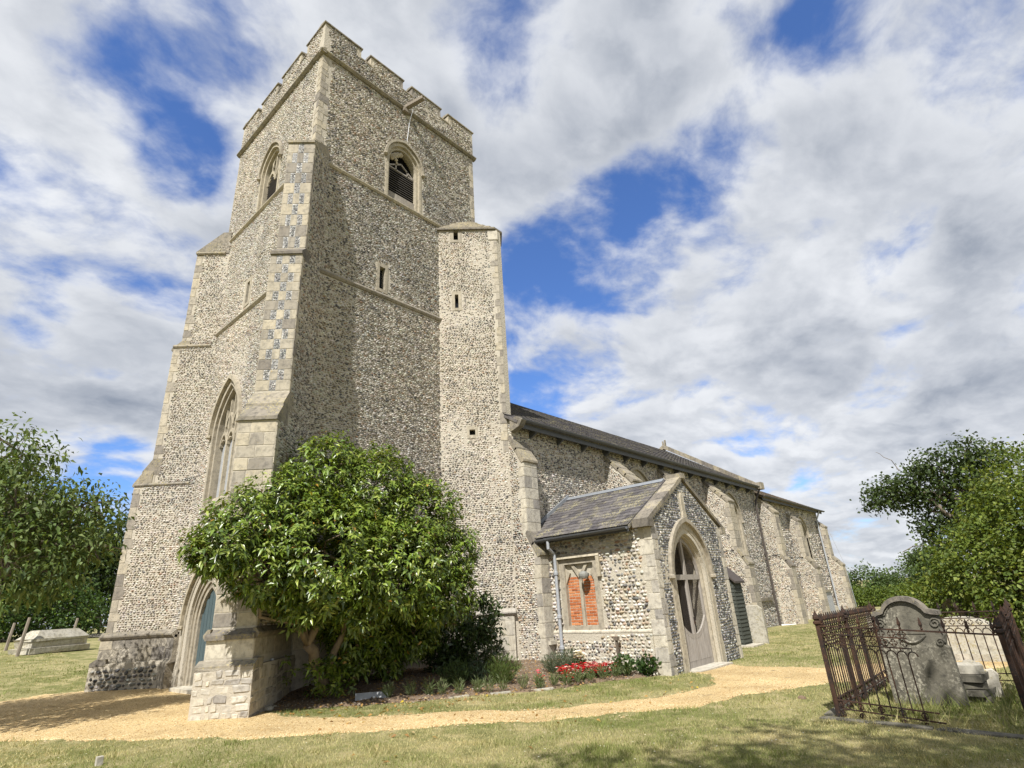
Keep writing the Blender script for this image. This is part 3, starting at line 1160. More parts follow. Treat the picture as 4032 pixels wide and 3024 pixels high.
def coping(name, a, b, z, parent, over=.05, hgt=.12):
    """saddle coping stone on a merlon or in a crenel: a, b are its corners in plan"""
    x0, y0, x1, y1 = a[0] - over, a[1] - over, b[0] + over, b[1] + over
    m = MB()
    if (x1 - x0) >= (y1 - y0):
        ym = (y0 + y1) / 2
        m.prism([(x0, y0, z), (x0, y0, z + .05), (x0, ym, z + hgt), (x0, y1, z + .05), (x0, y1, z)], (x1 - x0, 0, 0))
    else:
        xm = (x0 + x1) / 2
        m.prism([(x0, y0, z), (x0, y0, z + .05), (xm, y0, z + hgt), (x1, y0, z + .05), (x1, y0, z)], (0, y1 - y0, 0))
    return m.build(name, 'coping', parent)


for a, b in MS:
    coping('coping_stone', (a, TY0 - .02), (b, TY0 + .42), MT, parapet)
    coping('coping_stone', (a, TY1 - .42), (b, TY1 + .02), MT + .001, parapet)
for i, (a, b) in enumerate(MW):
    a2 = a if i else TY0 + .48
    b2 = b if i < 3 else TY1 - .48
    coping('coping_stone', (TX0 - .02, a2), (TX0 + .42, b2), MT + .002, parapet)
    coping('coping_stone', (TX1 - .42, a2), (TX1 + .02, b2), MT + .002, parapet)
for (a, b), (c, d) in zip(MS[:-1], MS[1:]):
    coping('crenel_sill', (b, TY0 - .02), (c, TY0 + .42), CR, parapet, .03, .06)
    for xx in (b, c):   # dressed cheeks of the battlements
        block('merlon_jamb', (xx + (-.06 if xx == b else .06), TY0 + .2, (CR + MT) / 2), (1, 0, 0), (0, -1, 0), .14, .46, MT - CR - .01, 'ashlar', parapet)
for (a, b), (c, d) in zip(MW[:-1], MW[1:]):
    coping('crenel_sill', (TX0 - .02, b), (TX0 + .42, c), CR, parapet, .03, .06)
    for yy in (b, c):
        block('merlon_jamb', (TX0 + .2, yy + (-.06 if yy == b else .06), (CR + MT) / 2), (0, 1, 0), (-1, 0, 0), .14, .46, MT - CR - .01, 'ashlar', parapet)
FP = Flints()
FP.face((TX0 - .02, 0, 0), (0, -1, 0), (-1, 0, 0), [(WL, 19.02), (WR, 19.02), (WR, CR), (WL, CR)], [[(WR - .22, 19), (WR + .1, 19), (WR + .1, 20.3), (WR - .22, 20.3)]], 'T')
FP.face((0, TY0 - .02, 0), (1, 0, 0), (0, -1, 0), [(TX0, 19.02), (TX1, 19.02), (TX1, CR), (TX0, CR)], [[(TX0 - .1, 19), (TX0 + .2, 19), (TX0 + .2, 20.3), (TX0 - .1, 20.3)]], 'S', h=.034, fill=1.06)
for a, b in MS:
    FP.face((0, TY0 - .02, 0), (1, 0, 0), (0, -1, 0), [(a + .12, CR), (b - .12, CR), (b - .12, MT), (a + .12, MT)], [], 'S')
for a, b in MW:
    FP.face((TX0 - .02, 0, 0), (0, -1, 0), (-1, 0, 0), [(-b + .12, CR), (-a - .12, CR), (-a - .12, MT), (-b + .12, MT)], [], 'T')
FP.build('parapet_flints', parapet)

# ---- quoins
def quoins(name, P, N, z0, z1, h, parent, mat='ashlar', wa=.34, wb=.20, dep=.06, side=1, u0=0., out=.012, jit=.25):
    """column of corner stones on one face; u runs away from the corner (side = +1 or -1)"""
    z, i = z0, 0
    while z < z1 - .08:
        hh = min(h * random.uniform(1 - jit, 1 + jit), z1 - z)
        w = (wa if i % 2 else wb) * random.uniform(.65, 1.05)
        c = P(u0 + side * w / 2, z + hh / 2, out - dep / 2)
        block(name, c, P(1, 0, 0) - P(0, 0, 0), N, w - .012, dep, hh - .012, mat, parent)
        z += hh
        i += 1


quoins('quoin', PS, (0, -1, 0), 14.75, 18.78, .30, tower, wa=.34, wb=.20, u0=TX0 - .005, side=1)
quoins('quoin', PW, (-1, 0, 0), 14.75, 18.78, .30, tower, wa=.28, wb=.20, u0=WR + .005, side=-1)
quoins('quoin', PS, (0, -1, 0), 14.40, 18.78, .36, tower, wa=.24, wb=.16, u0=TX1 + .004, side=-1)
quoins('quoin', PW, (-1, 0, 0), 14.85, 18.78, .36, tower, wa=.24, wb=.16, u0=WL - .004, side=1)
quoins('quoin', PT, (-1, -1, 0), 5.9, 13.75, .30, turret, wa=.27, wb=.16, u0=2.112, side=-1)
block('quoin', PT(1.97, 13.99, -.02), (1, -1, 0), (-1, -1, 0), .36, .1, .40, 'ashlar_w', turret)
# quoins of the diagonal buttresses on their flanks
PNs = frame3(cN + tN * 0.0, oN, tN)
for hw, k, z0, z1 in NWst[1:]:
    Pn = frame3(cN + tN * hw, oN, tN)
    quoins('quoin', Pn, tN, max(z0 + .12, .75), z1 - .06, .33, nw_butt, wa=.34, wb=.22, u0=k + .004, side=-1)
for hw, k, z0, z1 in SWst[2:]:
    Pn = frame3(cS + tS * hw, oS, tS)
    quoins('quoin', Pn, tS, z0 + .15, z1 - .06, .33, sw_butt, wa=.22, wb=.14, u0=k + .004, side=-1)

# ---- south-west buttress front: flushwork chequers above, coursed ashlar below
def front(P, N, hw, z0, z1, rows, parent, pats):
    hh = (z1 - z0) / rows
    FL = FLU
    xs = [-hw, -.235 * hw / .39, -.09 * hw / .39, .09 * hw / .39, .235 * hw / .39, hw]
    for r in range(rows):
        za = z0 + r * hh
        two = (r % 2 == pats)
        cells = [(xs[0], xs[1], 0), (xs[1], xs[2], 1), (xs[2], xs[3], 0), (xs[3], xs[4], 1), (xs[4], xs[5], 0)] if two else [(xs[0], -.075, 0), (-.075, .075, 1), (.075, xs[5], 0)]
        for a, b, fl in cells:
            if fl:
                m = MB()
                pts = [P(a + .003, za + .003, .004), P(b - .003, za + .003, .004), P(b - .003, za + hh - .003, .004), P(a + .003, za + hh - .003, .004)]
                m.prism(pts, Vector(N) * -.03)
                m.build('flushwork_panel', 'knap', parent)
                FL.face(P(0, 0, .003), P(1, 0, 0) - P(0, 0, 0), N, [(a + .004, za + .008), (b - .004, za + .008), (b - .004, za + hh - .008), (a + .004, za + hh - .008)], [], 'F', rh=.040, lmin=.03, lmax=.06, h=.008, fill=1.05, nv=5, flat=True)
            else:
                block('ashlar_block', P((a + b) / 2, za + hh / 2, .008 - .03), P(1, 0, 0) - P(0, 0, 0), N, b - a - .008, .06, hh - .008, 'ashlar', parent)


FLU = Flints()
P1 = frame3(cS + oS * 1.0, tS, oS)
P2 = frame3(cS + oS * 1.22, tS, oS)
P3 = frame3(cS + oS * 1.77, tS, oS)
front(P1, oS, .36, 10.42, 13.94, 10, sw_butt, 0)
front(P2, oS, .385, 6.38, 10.05, 14, sw_butt, 1)


def courses(name, P, N, u0, u1, z0, z1, h, parent, mat, wlo=.25, whi=.5, proud=.01, dep=.06, rough=0.):
    z = z0
    while z < z1 - .05:
        hh = h * random.uniform(.8, 1.2)
        if z + hh > z1 - .1:
            hh = z1 - z
        u = u0
        while u < u1 - .03:
            w = random.uniform(wlo, whi)
            if u + w > u1 - .14:
                w = u1 - u
            p = proud * random.uniform(.4, 1.3)
            o = block(name, P(u + w / 2, z + hh / 2 + random.uniform(-.02, .02) * (rough > 0), p - dep / 2), P(1, 0, 0) - P(0, 0, 0), N, (w - .012) * random.uniform(1 - rough, 1), dep, (hh - .012) * random.uniform(1 - rough, 1 + rough * .4), mat, parent, 2 + random.randrange(4) if rough else 0)
            if rough:
                o.matrix_basis = Matrix.Translation(o.matrix_basis.translation) @ Matrix.Rotation(random.uniform(-.10, .10), 4, Vector(N)) @ Matrix.Translation(-o.matrix_basis.translation) @ o.matrix_basis
            u += w
        z += hh


courses('ashlar_block', P3, oS, -.40, .40, 1.46, 5.46, .31, sw_butt, 'ashlar', .22, .45)
FLU.build('flushwork_flints', sw_butt)
P4 = frame3(cS + oS * 1.87, tS, oS)
courses('ashlar_block', P4, oS, -.43, .43, .93, 1.26, .34, sw_butt, 'ashlar_w', .28, .5)
for k_, hw_, zz0, zz1 in ((1.87, .43, .93, 1.26),):
    Pq = frame3(cS + tS * hw_, oS, tS)
    courses('ashlar_block', Pq, tS, -.1, k_, zz0, zz1, .34, sw_butt, 'ashlar', .3, .55)
Pq = frame3(cN + tN * .43, oN, tN)
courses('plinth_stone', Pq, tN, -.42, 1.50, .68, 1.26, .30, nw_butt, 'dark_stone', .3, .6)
FR = Flints()
P5 = frame3(cS + oS * 2.0, tS, oS)
courses('rubble_stone', P5, oS, -.51, .51, -.12, .76, .125, sw_butt, 'ashlar_w', .08, .30, .014, .09, .30)
P6 = frame3(cS + tS * .51, oS, tS)
courses('rubble_stone', P6, tS, -.4, 2.0, -.12, .76, .17, sw_butt, 'ashlar', .14, .45, .014, .09, .22)
FR.face(cS - tS * .51, oS, -tS, [(-.2, -.15), (1.98, -.15), (1.98, .78), (-.2, .78)], [], 'B', rh=.15, lmin=.14, lmax=.34, h=.015, fill=1.14, nv=7, flat=True)
FR.face(cN + tN * .51, oN, tN, [(-.2, -.15), (1.60, -.15), (1.60, .64), (-.2, .64)], [], 'D', rh=.10, lmin=.08, lmax=.18, h=.03, fill=1.08)
FR.build('base_rubble', sw_butt)

# ---- tower plinth, west and south
pl = MB().box((TX0 - .20, 17.95, -.4), (TX0 + .1, 18.7, .62)).prism([(TX0 - .12, 17.86, .60), (TX0 - .20, 17.86, .60), (TX0 - .12, 17.86, .72)], (0, .84, 0)).box((TX0 - .12, 17.86, .615), (TX0 + .1, 18.7, 1.30)).build('plinth', 'dark_stone', CH)  # north-west plinth: tree shade and algae both in the stone colour
pl2 = MB().box((TX0 - .20, 13.1, -.4), (TX0 + .1, 14.95, .62)).box((TX0 - .12, 13.1, .5), (TX0 + .1, 14.95, 1.30)).build('plinth', 'ashlar', CH)
PWp = frame3((TX0 - .12, 0, 0), (0, -1, 0), (-1, 0, 0))
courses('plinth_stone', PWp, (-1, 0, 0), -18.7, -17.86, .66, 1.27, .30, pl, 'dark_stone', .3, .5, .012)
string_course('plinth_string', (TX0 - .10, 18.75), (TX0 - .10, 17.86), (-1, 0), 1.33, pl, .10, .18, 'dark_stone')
string_course('plinth_string', (TX0 - .10, 14.95), (TX0 - .10, 13.0), (-1, 0), 1.33, pl2, .10, .18, 'coping')
plS = MB()
plS.box((6.3, TY0 - .14, -.4), (11.0, TY0 + .1, 1.26)).box((6.3, TY0 - .22, -.4), (10.9, TY0 + .1, .5))
pls = plS.build('plinth', 'ashlar_w', CH)
PSp = frame3((0, TY0 - .14, 0), (1, 0, 0), (0, -1, 0))
courses('plinth_stone', PSp, (0, -1, 0), 6.5, 10.8, .52, 1.22, .34, pls, 'ashlar_w', .35, .65, .012)
string_course('plinth_string', (6.3, TY0 - .12), (10.85, TY0 - .12), (0, -1), 1.33, pls, .10, .18, 'coping')
PTp = frame3((10.88, 12.65, 0), (1, -1, 0), (-1, -1, 0))
plT = MB()
plT.prism([PTp(.0, -.4, .0), PTp(2.0, -.4, .0), PTp(2.0, -.4, .10), PTp(-.1, -.4, .10)], (0, 0, 1.66))
plt_ = plT.build('plinth', 'ashlar_w', CH)
PTq = frame3(PTp(0, 0, .10), (1, -1, 0), (-1, -1, 0))
courses('plinth_stone', PTq, (-1, -1, 0), -.05, 1.98, .35, 1.24, .32, plt_, 'ashlar_w', .4, .8, .012)
string_course('plinth_string', PTq(-.05, 0, -.02)[:2], PTq(2.05, 0, -.02)[:2], (-S2, -S2), 1.33, plt_, .09, .18, 'ashlar_w')

# ---- windows and door of the tower
def win_frame(name, P, c, w, hs, ha, z0, n0, n1, t, parent, mat='frame_stone', orders=1, k=8):
    m = MB()
    for i in range(orders):
        o_ = sh(arch(w + 2 * t * (orders - i), hs, ha + t * 1.25 * (orders - i), k, z0), c)
        i_ = sh(arch(w + 2 * t * (orders - i - 1), hs, ha + t * 1.25 * (orders - i - 1), k, z0), c)
        ring(m, P, o_, i_, n0 - i * (n0 - n1) / (orders + 1) * .8, n1)
    return m.build(name, mat, parent)


def hood(name, P, c, w, hs, ha, parent, p=.10, t=.10, mat='frame_stone', drop=.0):
    m = MB()
    ring(m, P, sh(arch(w + 2 * t, hs, ha + t * 1.3, 8, hs - drop), c), sh(arch(w, hs, ha, 8, hs - drop), c), p, -.02)
    for s in (-1, 1):   # carved stops
        q = P(c + s * (w / 2 + t * .6), hs - drop - .05, p * .6)
        m.lathe((q.x, q.y, q.z - .06), [(.02, 0), (.085, .04), (.085, .10), (.03, .14)], 6)
    return m.build(name, mat, parent)


def glass(name, P, c, w, hs, ha, z0, n, parent, mat='glass'):
    o_ = sh(arch(w, hs, ha, 8, z0), c)
    m = MB().prism([P(u, v, n) for u, v in o_], P(0, 0, n - .02) - P(0, 0, n))
    return m.build(name, mat, parent)


def tracery(name, P, c, w, hs, ha, z0, lights, n, parent, mat='frame_stone', sill=True, t=.055, cusp=True):
    """mullions, light heads and a net of small openings in the head of the arch"""
    m = MB()
    lw = w / lights
    e = P(0, 0, n - .12) - P(0, 0, n)
    a, H = w / 2, ha - hs
    cx = (H * H - a * a) / (2 * a)
    r = cx + a

    def top(u):
        u = abs(u)
        return hs + math.sqrt(max(r * r - (u + cx) ** 2, 0))
    for i in range(1, lights):
        u = -a + i * lw
        zt = top(u) - .02
        m.prism([P(c + u - t / 2, z0, n), P(c + u + t / 2, z0, n), P(c + u + t / 2, zt, n), P(c + u - t / 2, zt, n)], e)
    hl = hs - .05
    for i in range(lights):
        uc = c - a + (i + .5) * lw
        ring(m, P, sh(arch(lw - .01, hl - lw * .45, hl + lw * .42, 5, hl - lw * .5), uc), sh(arch(lw - 2 * t, hl - lw * .5, hl + lw * .2, 5, hl - lw * .5), uc), n - .003, n - .11)
        if cusp:
            for s in (-1, 1):
                m.prism([P(uc + s * (lw / 2 - t), hl - lw * .30, n - .02), P(uc + s * (lw / 2 - t), hl + lw * .12, n - .02), P(uc + s * lw * .14, hl - lw * .12, n - .02)], e * .6)
    # upper lights: half-pitch mullions
    for i in range(lights * 2 - 1):
        if i % 2:
            continue
        u = -a + (i + 1) * lw / 2
        zt = top(u) - .02
        zb = hl + lw * .40
        if zt > zb + .05:
            m.prism([P(c + u - t * .4, zb, n - .006), P(c + u + t * .4, zb, n - .006), P(c + u + t * .4, zt, n - .006), P(c + u - t * .4, zt, n - .006)], e * .8)
    for i in range(lights - 1):
        uc = c - a + (i + 1) * lw
        zt = hl + lw * 1.15
        if zt < top(uc - c) - .05:
            ring(m, P, sh(arch(lw - .01, zt - lw * .45, zt + lw * .4, 5, zt - lw * .5), uc), sh(arch(lw - 2 * t, zt - lw * .5, zt + lw * .2, 5, zt - lw * .5), uc), n - .009, n - .10)
    if sill:
        m.prism([P(c - a, z0 - .02, n + .02), P(c + a, z0 - .02, n + .02), P(c + a, z0 + .10, n - .02), P(c - a, z0 + .10, n - .02)], e)
    return m.build(name, mat, parent)


win_frame('window_frame', PW, WWIN_C, 1.50, 6.75, 8.12, 4.7, .015, -.30, .11, tower, orders=2)
hood('window_hood', PW, WWIN_C, 2.0, 6.85, 8.44, tower, .11, .10)
tracery('window_tracery', PW, WWIN_C, 1.50, 6.75, 8.12, 4.8, 3, -.16, tower)
glass('window_glass', PW, WWIN_C, 1.72, 6.75, 8.3, 4.75, -.27, tower, 'plaster')
MB().prism([PW(WWIN_C - 1.0, 4.52, .06), PW(WWIN_C + 1.0, 4.52, .06), PW(WWIN_C + 1.0, 4.66, .06), PW(WWIN_C - 1.0, 4.66, .06)], (.35, 0, 0)).build('window_sill', 'frame_stone', tower)

win_frame('door_arch', PW, DOOR_C, 1.22, 1.5, 2.42, -.2, .02, -.30, .115, tower, orders=5, k=9)
hood('door_hood', PW, DOOR_C, 2.38, 1.5, 3.14, tower, .11, .09)
dm = MB()
o_ = sh(arch(1.34, 1.5, 2.5, 9, -.1), DOOR_C)
dm.prism([PW(u, v, -.24) for u, v in o_], (.06, 0, 0))
west_door = dm.build('door_leaf', 'teal', tower)
for i in range(6):
    u = DOOR_C - .61 + i * .203
    hh = 1.5 + .92 * max(0.05, 1 - (abs(i - 2.5) / 3.1) ** 1.6)
    MB().box((TX0 + .215, -u - .19, -.02), (TX0 + .25, -u - .01, hh)).build('door_board', 'teal', tower)
MB().box((TX0 - .25, 15.6, -.3), (TX0 + .4, 17.3, .06)).build('door_step', 'ashlar_w', tower)

for (P, c, hs, ha, tilt) in ((PW, BW_C, 16.05, 16.85, 0), (PS, BS_C, 16.25, 16.95, 1)):
    win_frame('belfry_window_frame', P, c, 1.16, hs, ha, 14.52, .02, -.32, .095, tower, orders=2)
    hood('belfry_window_hood', P, c, 1.54, hs + .05, ha + .26, tower, .09, .075)
    for i in range(11):
        z = 15.0 + i * .098
        nrm = P(0, 0, 1) - P(0, 0, 0)
        u_ = P(1, 0, 0) - P(0, 0, 0)
        m = MB().prism([P(c - .58, z, -.20), P(c - .58, z + .022, -.20), P(c - .58, z + .105, -.32), P(c - .58, z + .083, -.32)], u_ * 1.16)
        m.build('louvre_board', 'louvre', tower)
    MB().prism([P(c - .6, 14.52, -.14), P(c + .6, 14.52, -.14), P(c + .6, 15.0, -.18), P(c - .6, 15.0, -.18)], (P(0, 0, -.2) - P(0, 0, 0))).build('belfry_window_apron', 'ashlar', tower)
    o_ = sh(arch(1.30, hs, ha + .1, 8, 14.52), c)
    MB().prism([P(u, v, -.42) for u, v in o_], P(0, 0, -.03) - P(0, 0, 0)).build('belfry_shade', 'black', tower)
# timber bracing behind the broken south tracery and the surviving stub
b = MB()
for (u0, v0, u1, v1) in ((-.56, 16.10, .02, 16.46), (.02, 16.46, .56, 16.08), (-.2, 16.05, -.2, 16.36), (.3, 16.05, .3, 16.28), (-.57, 16.09, .57, 16.07)):
    b.bar(PS(BS_C + u0, v0, -.22), PS(BS_C + u1, v1, -.22), .05, .04, (0, -1, 0))
b.build('belfry_brace', 'oak', tower)
stub = MB()
for i, (u, v, r_) in enumerate(((-.42, 16.50, .13), (-.30, 16.62, .12), (-.18, 16.72, .11), (-.24, 16.46, .07), (-.20, 16.34, .05), (-.05, 16.80, .10))):
    stub.lathe(PS(BS_C + u, v - r_, -.16), [(.02, 0), (r_ * .8, r_ * .5), (r_, r_ * 1.1), (r_ * .6, r_ * 1.8), (.02, 2 * r_)], 6)
stub.build('broken_tracery', 'frame_stone', tower)
tracery('belfry_tracery', PW, BW_C, 1.16, 16.05, 16.85, 15.95, 2, -.16, tower, sill=False)

for (P, sl, par, t, nn) in ((PS, slit_s, tower, .10, -.2), (PW, slit_w, tower, .10, -.1), (PT, t_sl1, turret, .13, -.3), (PT, t_sl2, turret, .10, -.3), (PT, t_sl3, turret, .07, -.25)):
    u0, u1 = sl[0][0], sl[2][0]
    v0, v1 = sl[0][1], sl[1][1]
    m = MB()
    e = P(0, 0, -.14) - P(0, 0, 0)
    for (a, b_, c_, d_) in ((u0 - t, u0, v0 - .1, v1), (u1, u1 + t, v0 - .1, v1), (u0 - t, u1 + t, v1, v1 + .13)):
        m.prism([P(a, c_, .015), P(b_, c_, .015), P(b_, d_, .015), P(a, d_, .015)], e)
    m.prism([P(u0, v0 - .1, .02), P(u1, v0 - .1, .02), P(u1, v0, .02), P(u0, v0, .02)], e)
    m.build('slit_surround', 'frame_stone', par)
    MB().prism([P(u0 - .01, v0 - .01, nn), P(u1 + .01, v0 - .01, nn), P(u1 + .01, v1 + .01, nn), P(u0 - .01, v1 + .01, nn)], e * .2).build('slit_glass', 'glass', par)

# turret cap of layered slabs
for i, (gr, z, hgt) in enumerate(((.10, 14.23, .07), (-.08, 14.30, .10), (-.32, 14.40, .12), (-.58, 14.52, .14), (-.80, 14.66, .13))):
    cx_, cy_ = 11.75, 12.05
    pts = []
    for x, y in [(10.80, 12.65), (12.22, 11.23), (12.62, 11.23), (13.15, 11.75), (13.15, 13.0), (10.80, 13.0)]:
        v = Vector((x - 11.7, y - 12.3))
        f = max(0.06, 1 + gr / max(v.length, .4))
        pts.append((11.7 + v.x * f, min(12.3 + v.y * f, 12.75), z))
    MB().prism(pts, (0, 0, hgt)).build('cap_slab', 'coping', turret)

FT.build('tower_flints', tower)

# rainwater spout under the south battlement with its cable
sp = MB()
sp.bar((9.30, TY0 - .05, 18.90), (9.53, TY0 - .85, 18.96), .16, .07)
sp.bar((9.24, TY0 - .05, 18.97), (9.47, TY0 - .85, 19.03), .025, .08)
sp.bar((9.38, TY0 - .05, 18.97), (9.60, TY0 - .83, 19.03), .025, .08)
sp.box((9.18, TY0 - .16, 18.70), (9.50, TY0 + .05, 18.86))
sp.build('water_spout', 'oak_d', tower)
MB().tube([(9.45, TY0 - .42, 18.92), (9.42, TY0 - .16, 18.2), (9.38, TY0 - .10, 17.35)], .007, 6).build('bell_cable', 'pipe', tower)

# ================================================================== NAVE
NY, NX0, NX1, EZ = 11.0, 12.42, 33.0, 6.86
PN = frame3((0, NY, 0), (1, 0, 0), (0, -1, 0))
RY, RZ = 16.0, 10.15
nb = MB().prism([(NX0, NY, -1.0), (NX0, NY, EZ), (NX0, RY, RZ - .1), (NX0, 21, EZ), (NX0, 21, -1.0)], (NX1 - NX0, 0, 0))
nave = nb.build('nave', 'mortar')
W1C, W2C = 19.75, 28.95
w1_o = sh(arch(1.9, 4.9, 6.05, 8, 2.0), W1C)
w2_o = sh(arch(2.1, 4.7, 6.0, 8, 1.7), W2C)
cut(nave, [prism_cut(PN, w1_o, .3, -.45), prism_cut(PN, w2_o, .3, -.45)])
nave.parent = CH
nave.matrix_parent_inverse = Matrix.Translation(-Vector(CH['_off']))
for c, hs, ha, z0 in ((W1C, 4.9, 5.85, 2.0), (W2C, 4.7, 5.8, 1.7)):
    w = 1.62 if c == W1C else 1.8
    win_frame('window_frame', PN, c, w, hs, ha, z0, .02, -.35, .14, nave, orders=2)
    hood('window_hood', PN, c, w + .56, hs + .1, ha + .40, nave, .10, .09)
    tracery('window_tracery', PN, c, w, hs, ha, z0, 3, -.18, nave)
    glass('window_glass', PN, c, w + .2, hs, ha + .15, z0, -.28, nave)
MB().prism([PN(W2C - 1.2, 1.5, .10), PN(W2C + 1.2, 1.5, .10), PN(W2C + 1.2, 1.64, .10), PN(W2C - 1.2, 1.64, .10)], (0, .4, 0)).build('window_sill', 'frame_stone', nave)


def pier(name, x0, x1, prof, parent, qmat='ashlar', flint=True, ny=NY, pal='P', set_mat='coping', fl=None):
    """wall buttress: prof = stages (front y, bottom, top, y of the next stage front, z where its slope ends)"""
    m = MB()
    for yf, z0, z1, yb, zb in prof:
        m.prism([(x0, ny + .2, z0), (x0, yf, z0), (x0, yf, z1), (x0, yb, zb), (x0, ny + .2, zb)], (x1 - x0, 0, 0))
    o = m.build(name, 'mortar', parent)
    Pw = frame3((x0, 0, 0), (0, -1, 0), (-1, 0, 0))
    for yf, z0, z1, yb, zb in prof:
        # stepped weathering stones
        n = max(2, int(math.hypot(yb - yf, zb - z1) / .34))
        for i in range(n):
            f0, f1 = i / n, (i + 1) / n
            ya, za = yf + (yb - yf) * f0, z1 + (zb - z1) * f0
            yc, zc_ = yf + (yb - yf) * f1, z1 + (zb - z1) * f1
            MB().prism([(x0 - .03, ya - .05, za - .01), (x0 - .03, ya - .05, za + .055), (x0 - .03, yc - .02, zc_ + .05), (x0 - .03, yc + .05, zc_ - .02), (x0 - .03, ya + .05, za - .06)], (x1 - x0 + .06, 0, 0)).build('weathering_stone', set_mat, o)
        Pf = frame3((0, yf, 0), (1, 0, 0), (0, -1, 0))
        z = max(z0, -.45)
        i = 0
        while z < z1 - .12:
            hh = min(.34 * random.uniform(.8, 1.2), z1 - .06 - z)
            if hh < .1:
                break
            split = random.random() < .4
            ws = [(x0, x1)] if not split else [(x0, x0 + (x1 - x0) * .55), (x0 + (x1 - x0) * .55, x1)]
            for a, b_ in ws:
                block('quoin_stone', Pf((a + b_) / 2, z + hh / 2, .012 - .03), (1, 0, 0), (0, -1, 0), b_ - a - .01, .06, hh - .012, qmat, o)
            w = .30 if i % 2 else .19
            w = min(w, abs(ny - yf) * .8)
            block('quoin_stone', Pw(-yf - w / 2 + .005, z + hh / 2, .012 - .03), (0, -1, 0), (-1, 0, 0), w - .012, .06, hh - .012, qmat, o)
            z += hh
            i += 1
        if fl is not None:
            fl.face((x0, 0, 0), (0, -1, 0), (-1, 0, 0), [(-ny - .17, max(z0, -.5)), (-yf - .18, max(z0, -.5)), (-yf - .18, z1 - .02), (-yb, zb - .08), (-ny - .17, zb - .05)], [], pal)
    return o


FN = Flints()
pier('buttress', 12.37, 12.99, [(10.22, -.5, 2.77, 10.62, 3.42), (10.60, 3.3, 5.52, 11.1, 6.36)], CH, 'ashlar_w', fl=FN)
pier('buttress', 17.50, 18.10, [(9.70, -.6, 2.6, 9.92, 3.2), (9.90, 3.0, 5.36, 10.98, 6.45)], CH, fl=FN)
pier('buttress', 21.60, 22.20, [(9.70, -.6, 2.6, 9.95, 3.2), (9.95, 3.0, 5.40, 10.98, 6.5)], CH, fl=FN)
pier('buttress', 26.10, 26.72, [(9.60, -.7, 2.55, 9.95, 3.2), (9.95, 3.0, 5.38, 10.98, 6.45)], CH, fl=FN)
w1_f = sh(arch(2.3, 4.9, 6.4, 8, 1.85), W1C)
w2_f = sh(arch(2.5, 4.7, 6.35, 8, 1.45), W2C)
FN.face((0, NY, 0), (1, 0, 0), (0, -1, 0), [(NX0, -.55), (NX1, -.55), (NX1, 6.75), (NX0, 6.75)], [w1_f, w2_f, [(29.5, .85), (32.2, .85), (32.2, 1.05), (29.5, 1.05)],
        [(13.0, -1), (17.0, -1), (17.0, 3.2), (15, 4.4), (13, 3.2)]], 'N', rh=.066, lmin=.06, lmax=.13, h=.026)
FN.face((NX0, 0, 0), (0, -1, 0), (-1, 0, 0), [(-11.6, -.2), (-11.0, -.2), (-11.0, 6.8), (-11.6, 6.8)], [], 'P')
FN.build('nave_flints', nave)
MB().box((29.5, NY - .14, .88), (32.1, NY + .1, 1.02)).build('stone_ledge', 'coping', nave)


# roof: slabs of slate in courses on boards
def slates(name, x0, x1, ya, za, yb, zb, sw, ex, mat, parent, kind=True):
    L = math.hypot(yb - ya, zb - za)
    rows = int(L / ex)
    du = np.array([0, (yb - ya) / L, (zb - za) / L])
    nn = np.array([0, -du[2], du[1]])
    if nn[2] < 0:
        nn = -nn
    Vs, Fs, k = [], [], 0
    n = int((x1 - x0) / sw)
    F0 = np.array([(0, 1, 5), (0, 5, 4), (4, 5, 6), (4, 6, 7), (0, 4, 7), (0, 7, 3), (1, 2, 6), (1, 6, 5)])
    for r in range(rows):
        s0 = r * ex
        off = sw * .5 * (r % 2) + rng.uniform(-.03, .03)
        xa = x0 + np.arange(n) * sw + off + .004
        xb = np.minimum(xa + sw - .008, x1)
        lo = s0 + rng.uniform(-.008, .008, n)
        up_ = s0 + ex * 1.5
        th = .016 + rng.uniform(0, .010, n)
        base = np.array([0, ya, za])
        for (a, b_, l_, t_) in zip(xa, xb, lo, th):
            p0 = base + du * l_
            p1 = base + du * up_
            c8 = [p0 + nn * .002, p0 + nn * .002, p1 + nn * .002, p1 + nn * .002, p0 + nn * (t_ + .012), p0 + nn * (t_ + .012), p1 + nn * .006, p1 + nn * .006]
            for i, x in enumerate((a, b_, b_, a, a, b_, b_, a)):
                c8[i] = c8[i] + np.array([x, 0, 0])
            Vs += c8
            Fs.append(F0 + k)
            k += 8
    o = tri_mesh(name, np.array(Vs), np.concatenate(Fs), mat, parent)
    if kind:
        o['kind'] = 'stuff'
    return o


rm = MB()
rm.prism([(NX0 - .12, 10.66, 6.80), (NX0 - .12, RY, RZ), (NX0 - .12, 21.34, 6.80), (NX0 - .12, 21.3, 6.72), (NX0 - .12, RY, RZ - .1), (NX0 - .12, 10.7, 6.72)], (NX1 - NX0 + .05, 0, 0))
nroof = rm.build('nave_roof', 'slate', CH)
slates('nave_slates', NX0 - .12, NX1 - .2, 10.64, 6.805, RY, RZ + .015, .32, .25, 'slate', nroof)


def gutter(name, p, q, r, parent, mat='gutter', fascia=None):
    p, q = Vector(p), Vector(q)
    t = (q - p).normalized()
    s = t.cross(Vector((0, 0, 1))).normalized()
    pts = []
    for i in range(9):
        w = math.pi + math.pi * i / 8
        pts.append(p + s * r * math.cos(w) + Vector((0, 0, r * math.sin(w))))
    for i in range(8, -1, -1):
        w = math.pi + math.pi * i / 8
        pts.append(p + s * (r - .012) * math.cos(w) + Vector((0, 0, (r - .012) * math.sin(w))))
    return MB().prism(pts, q - p).build(name, mat, parent)


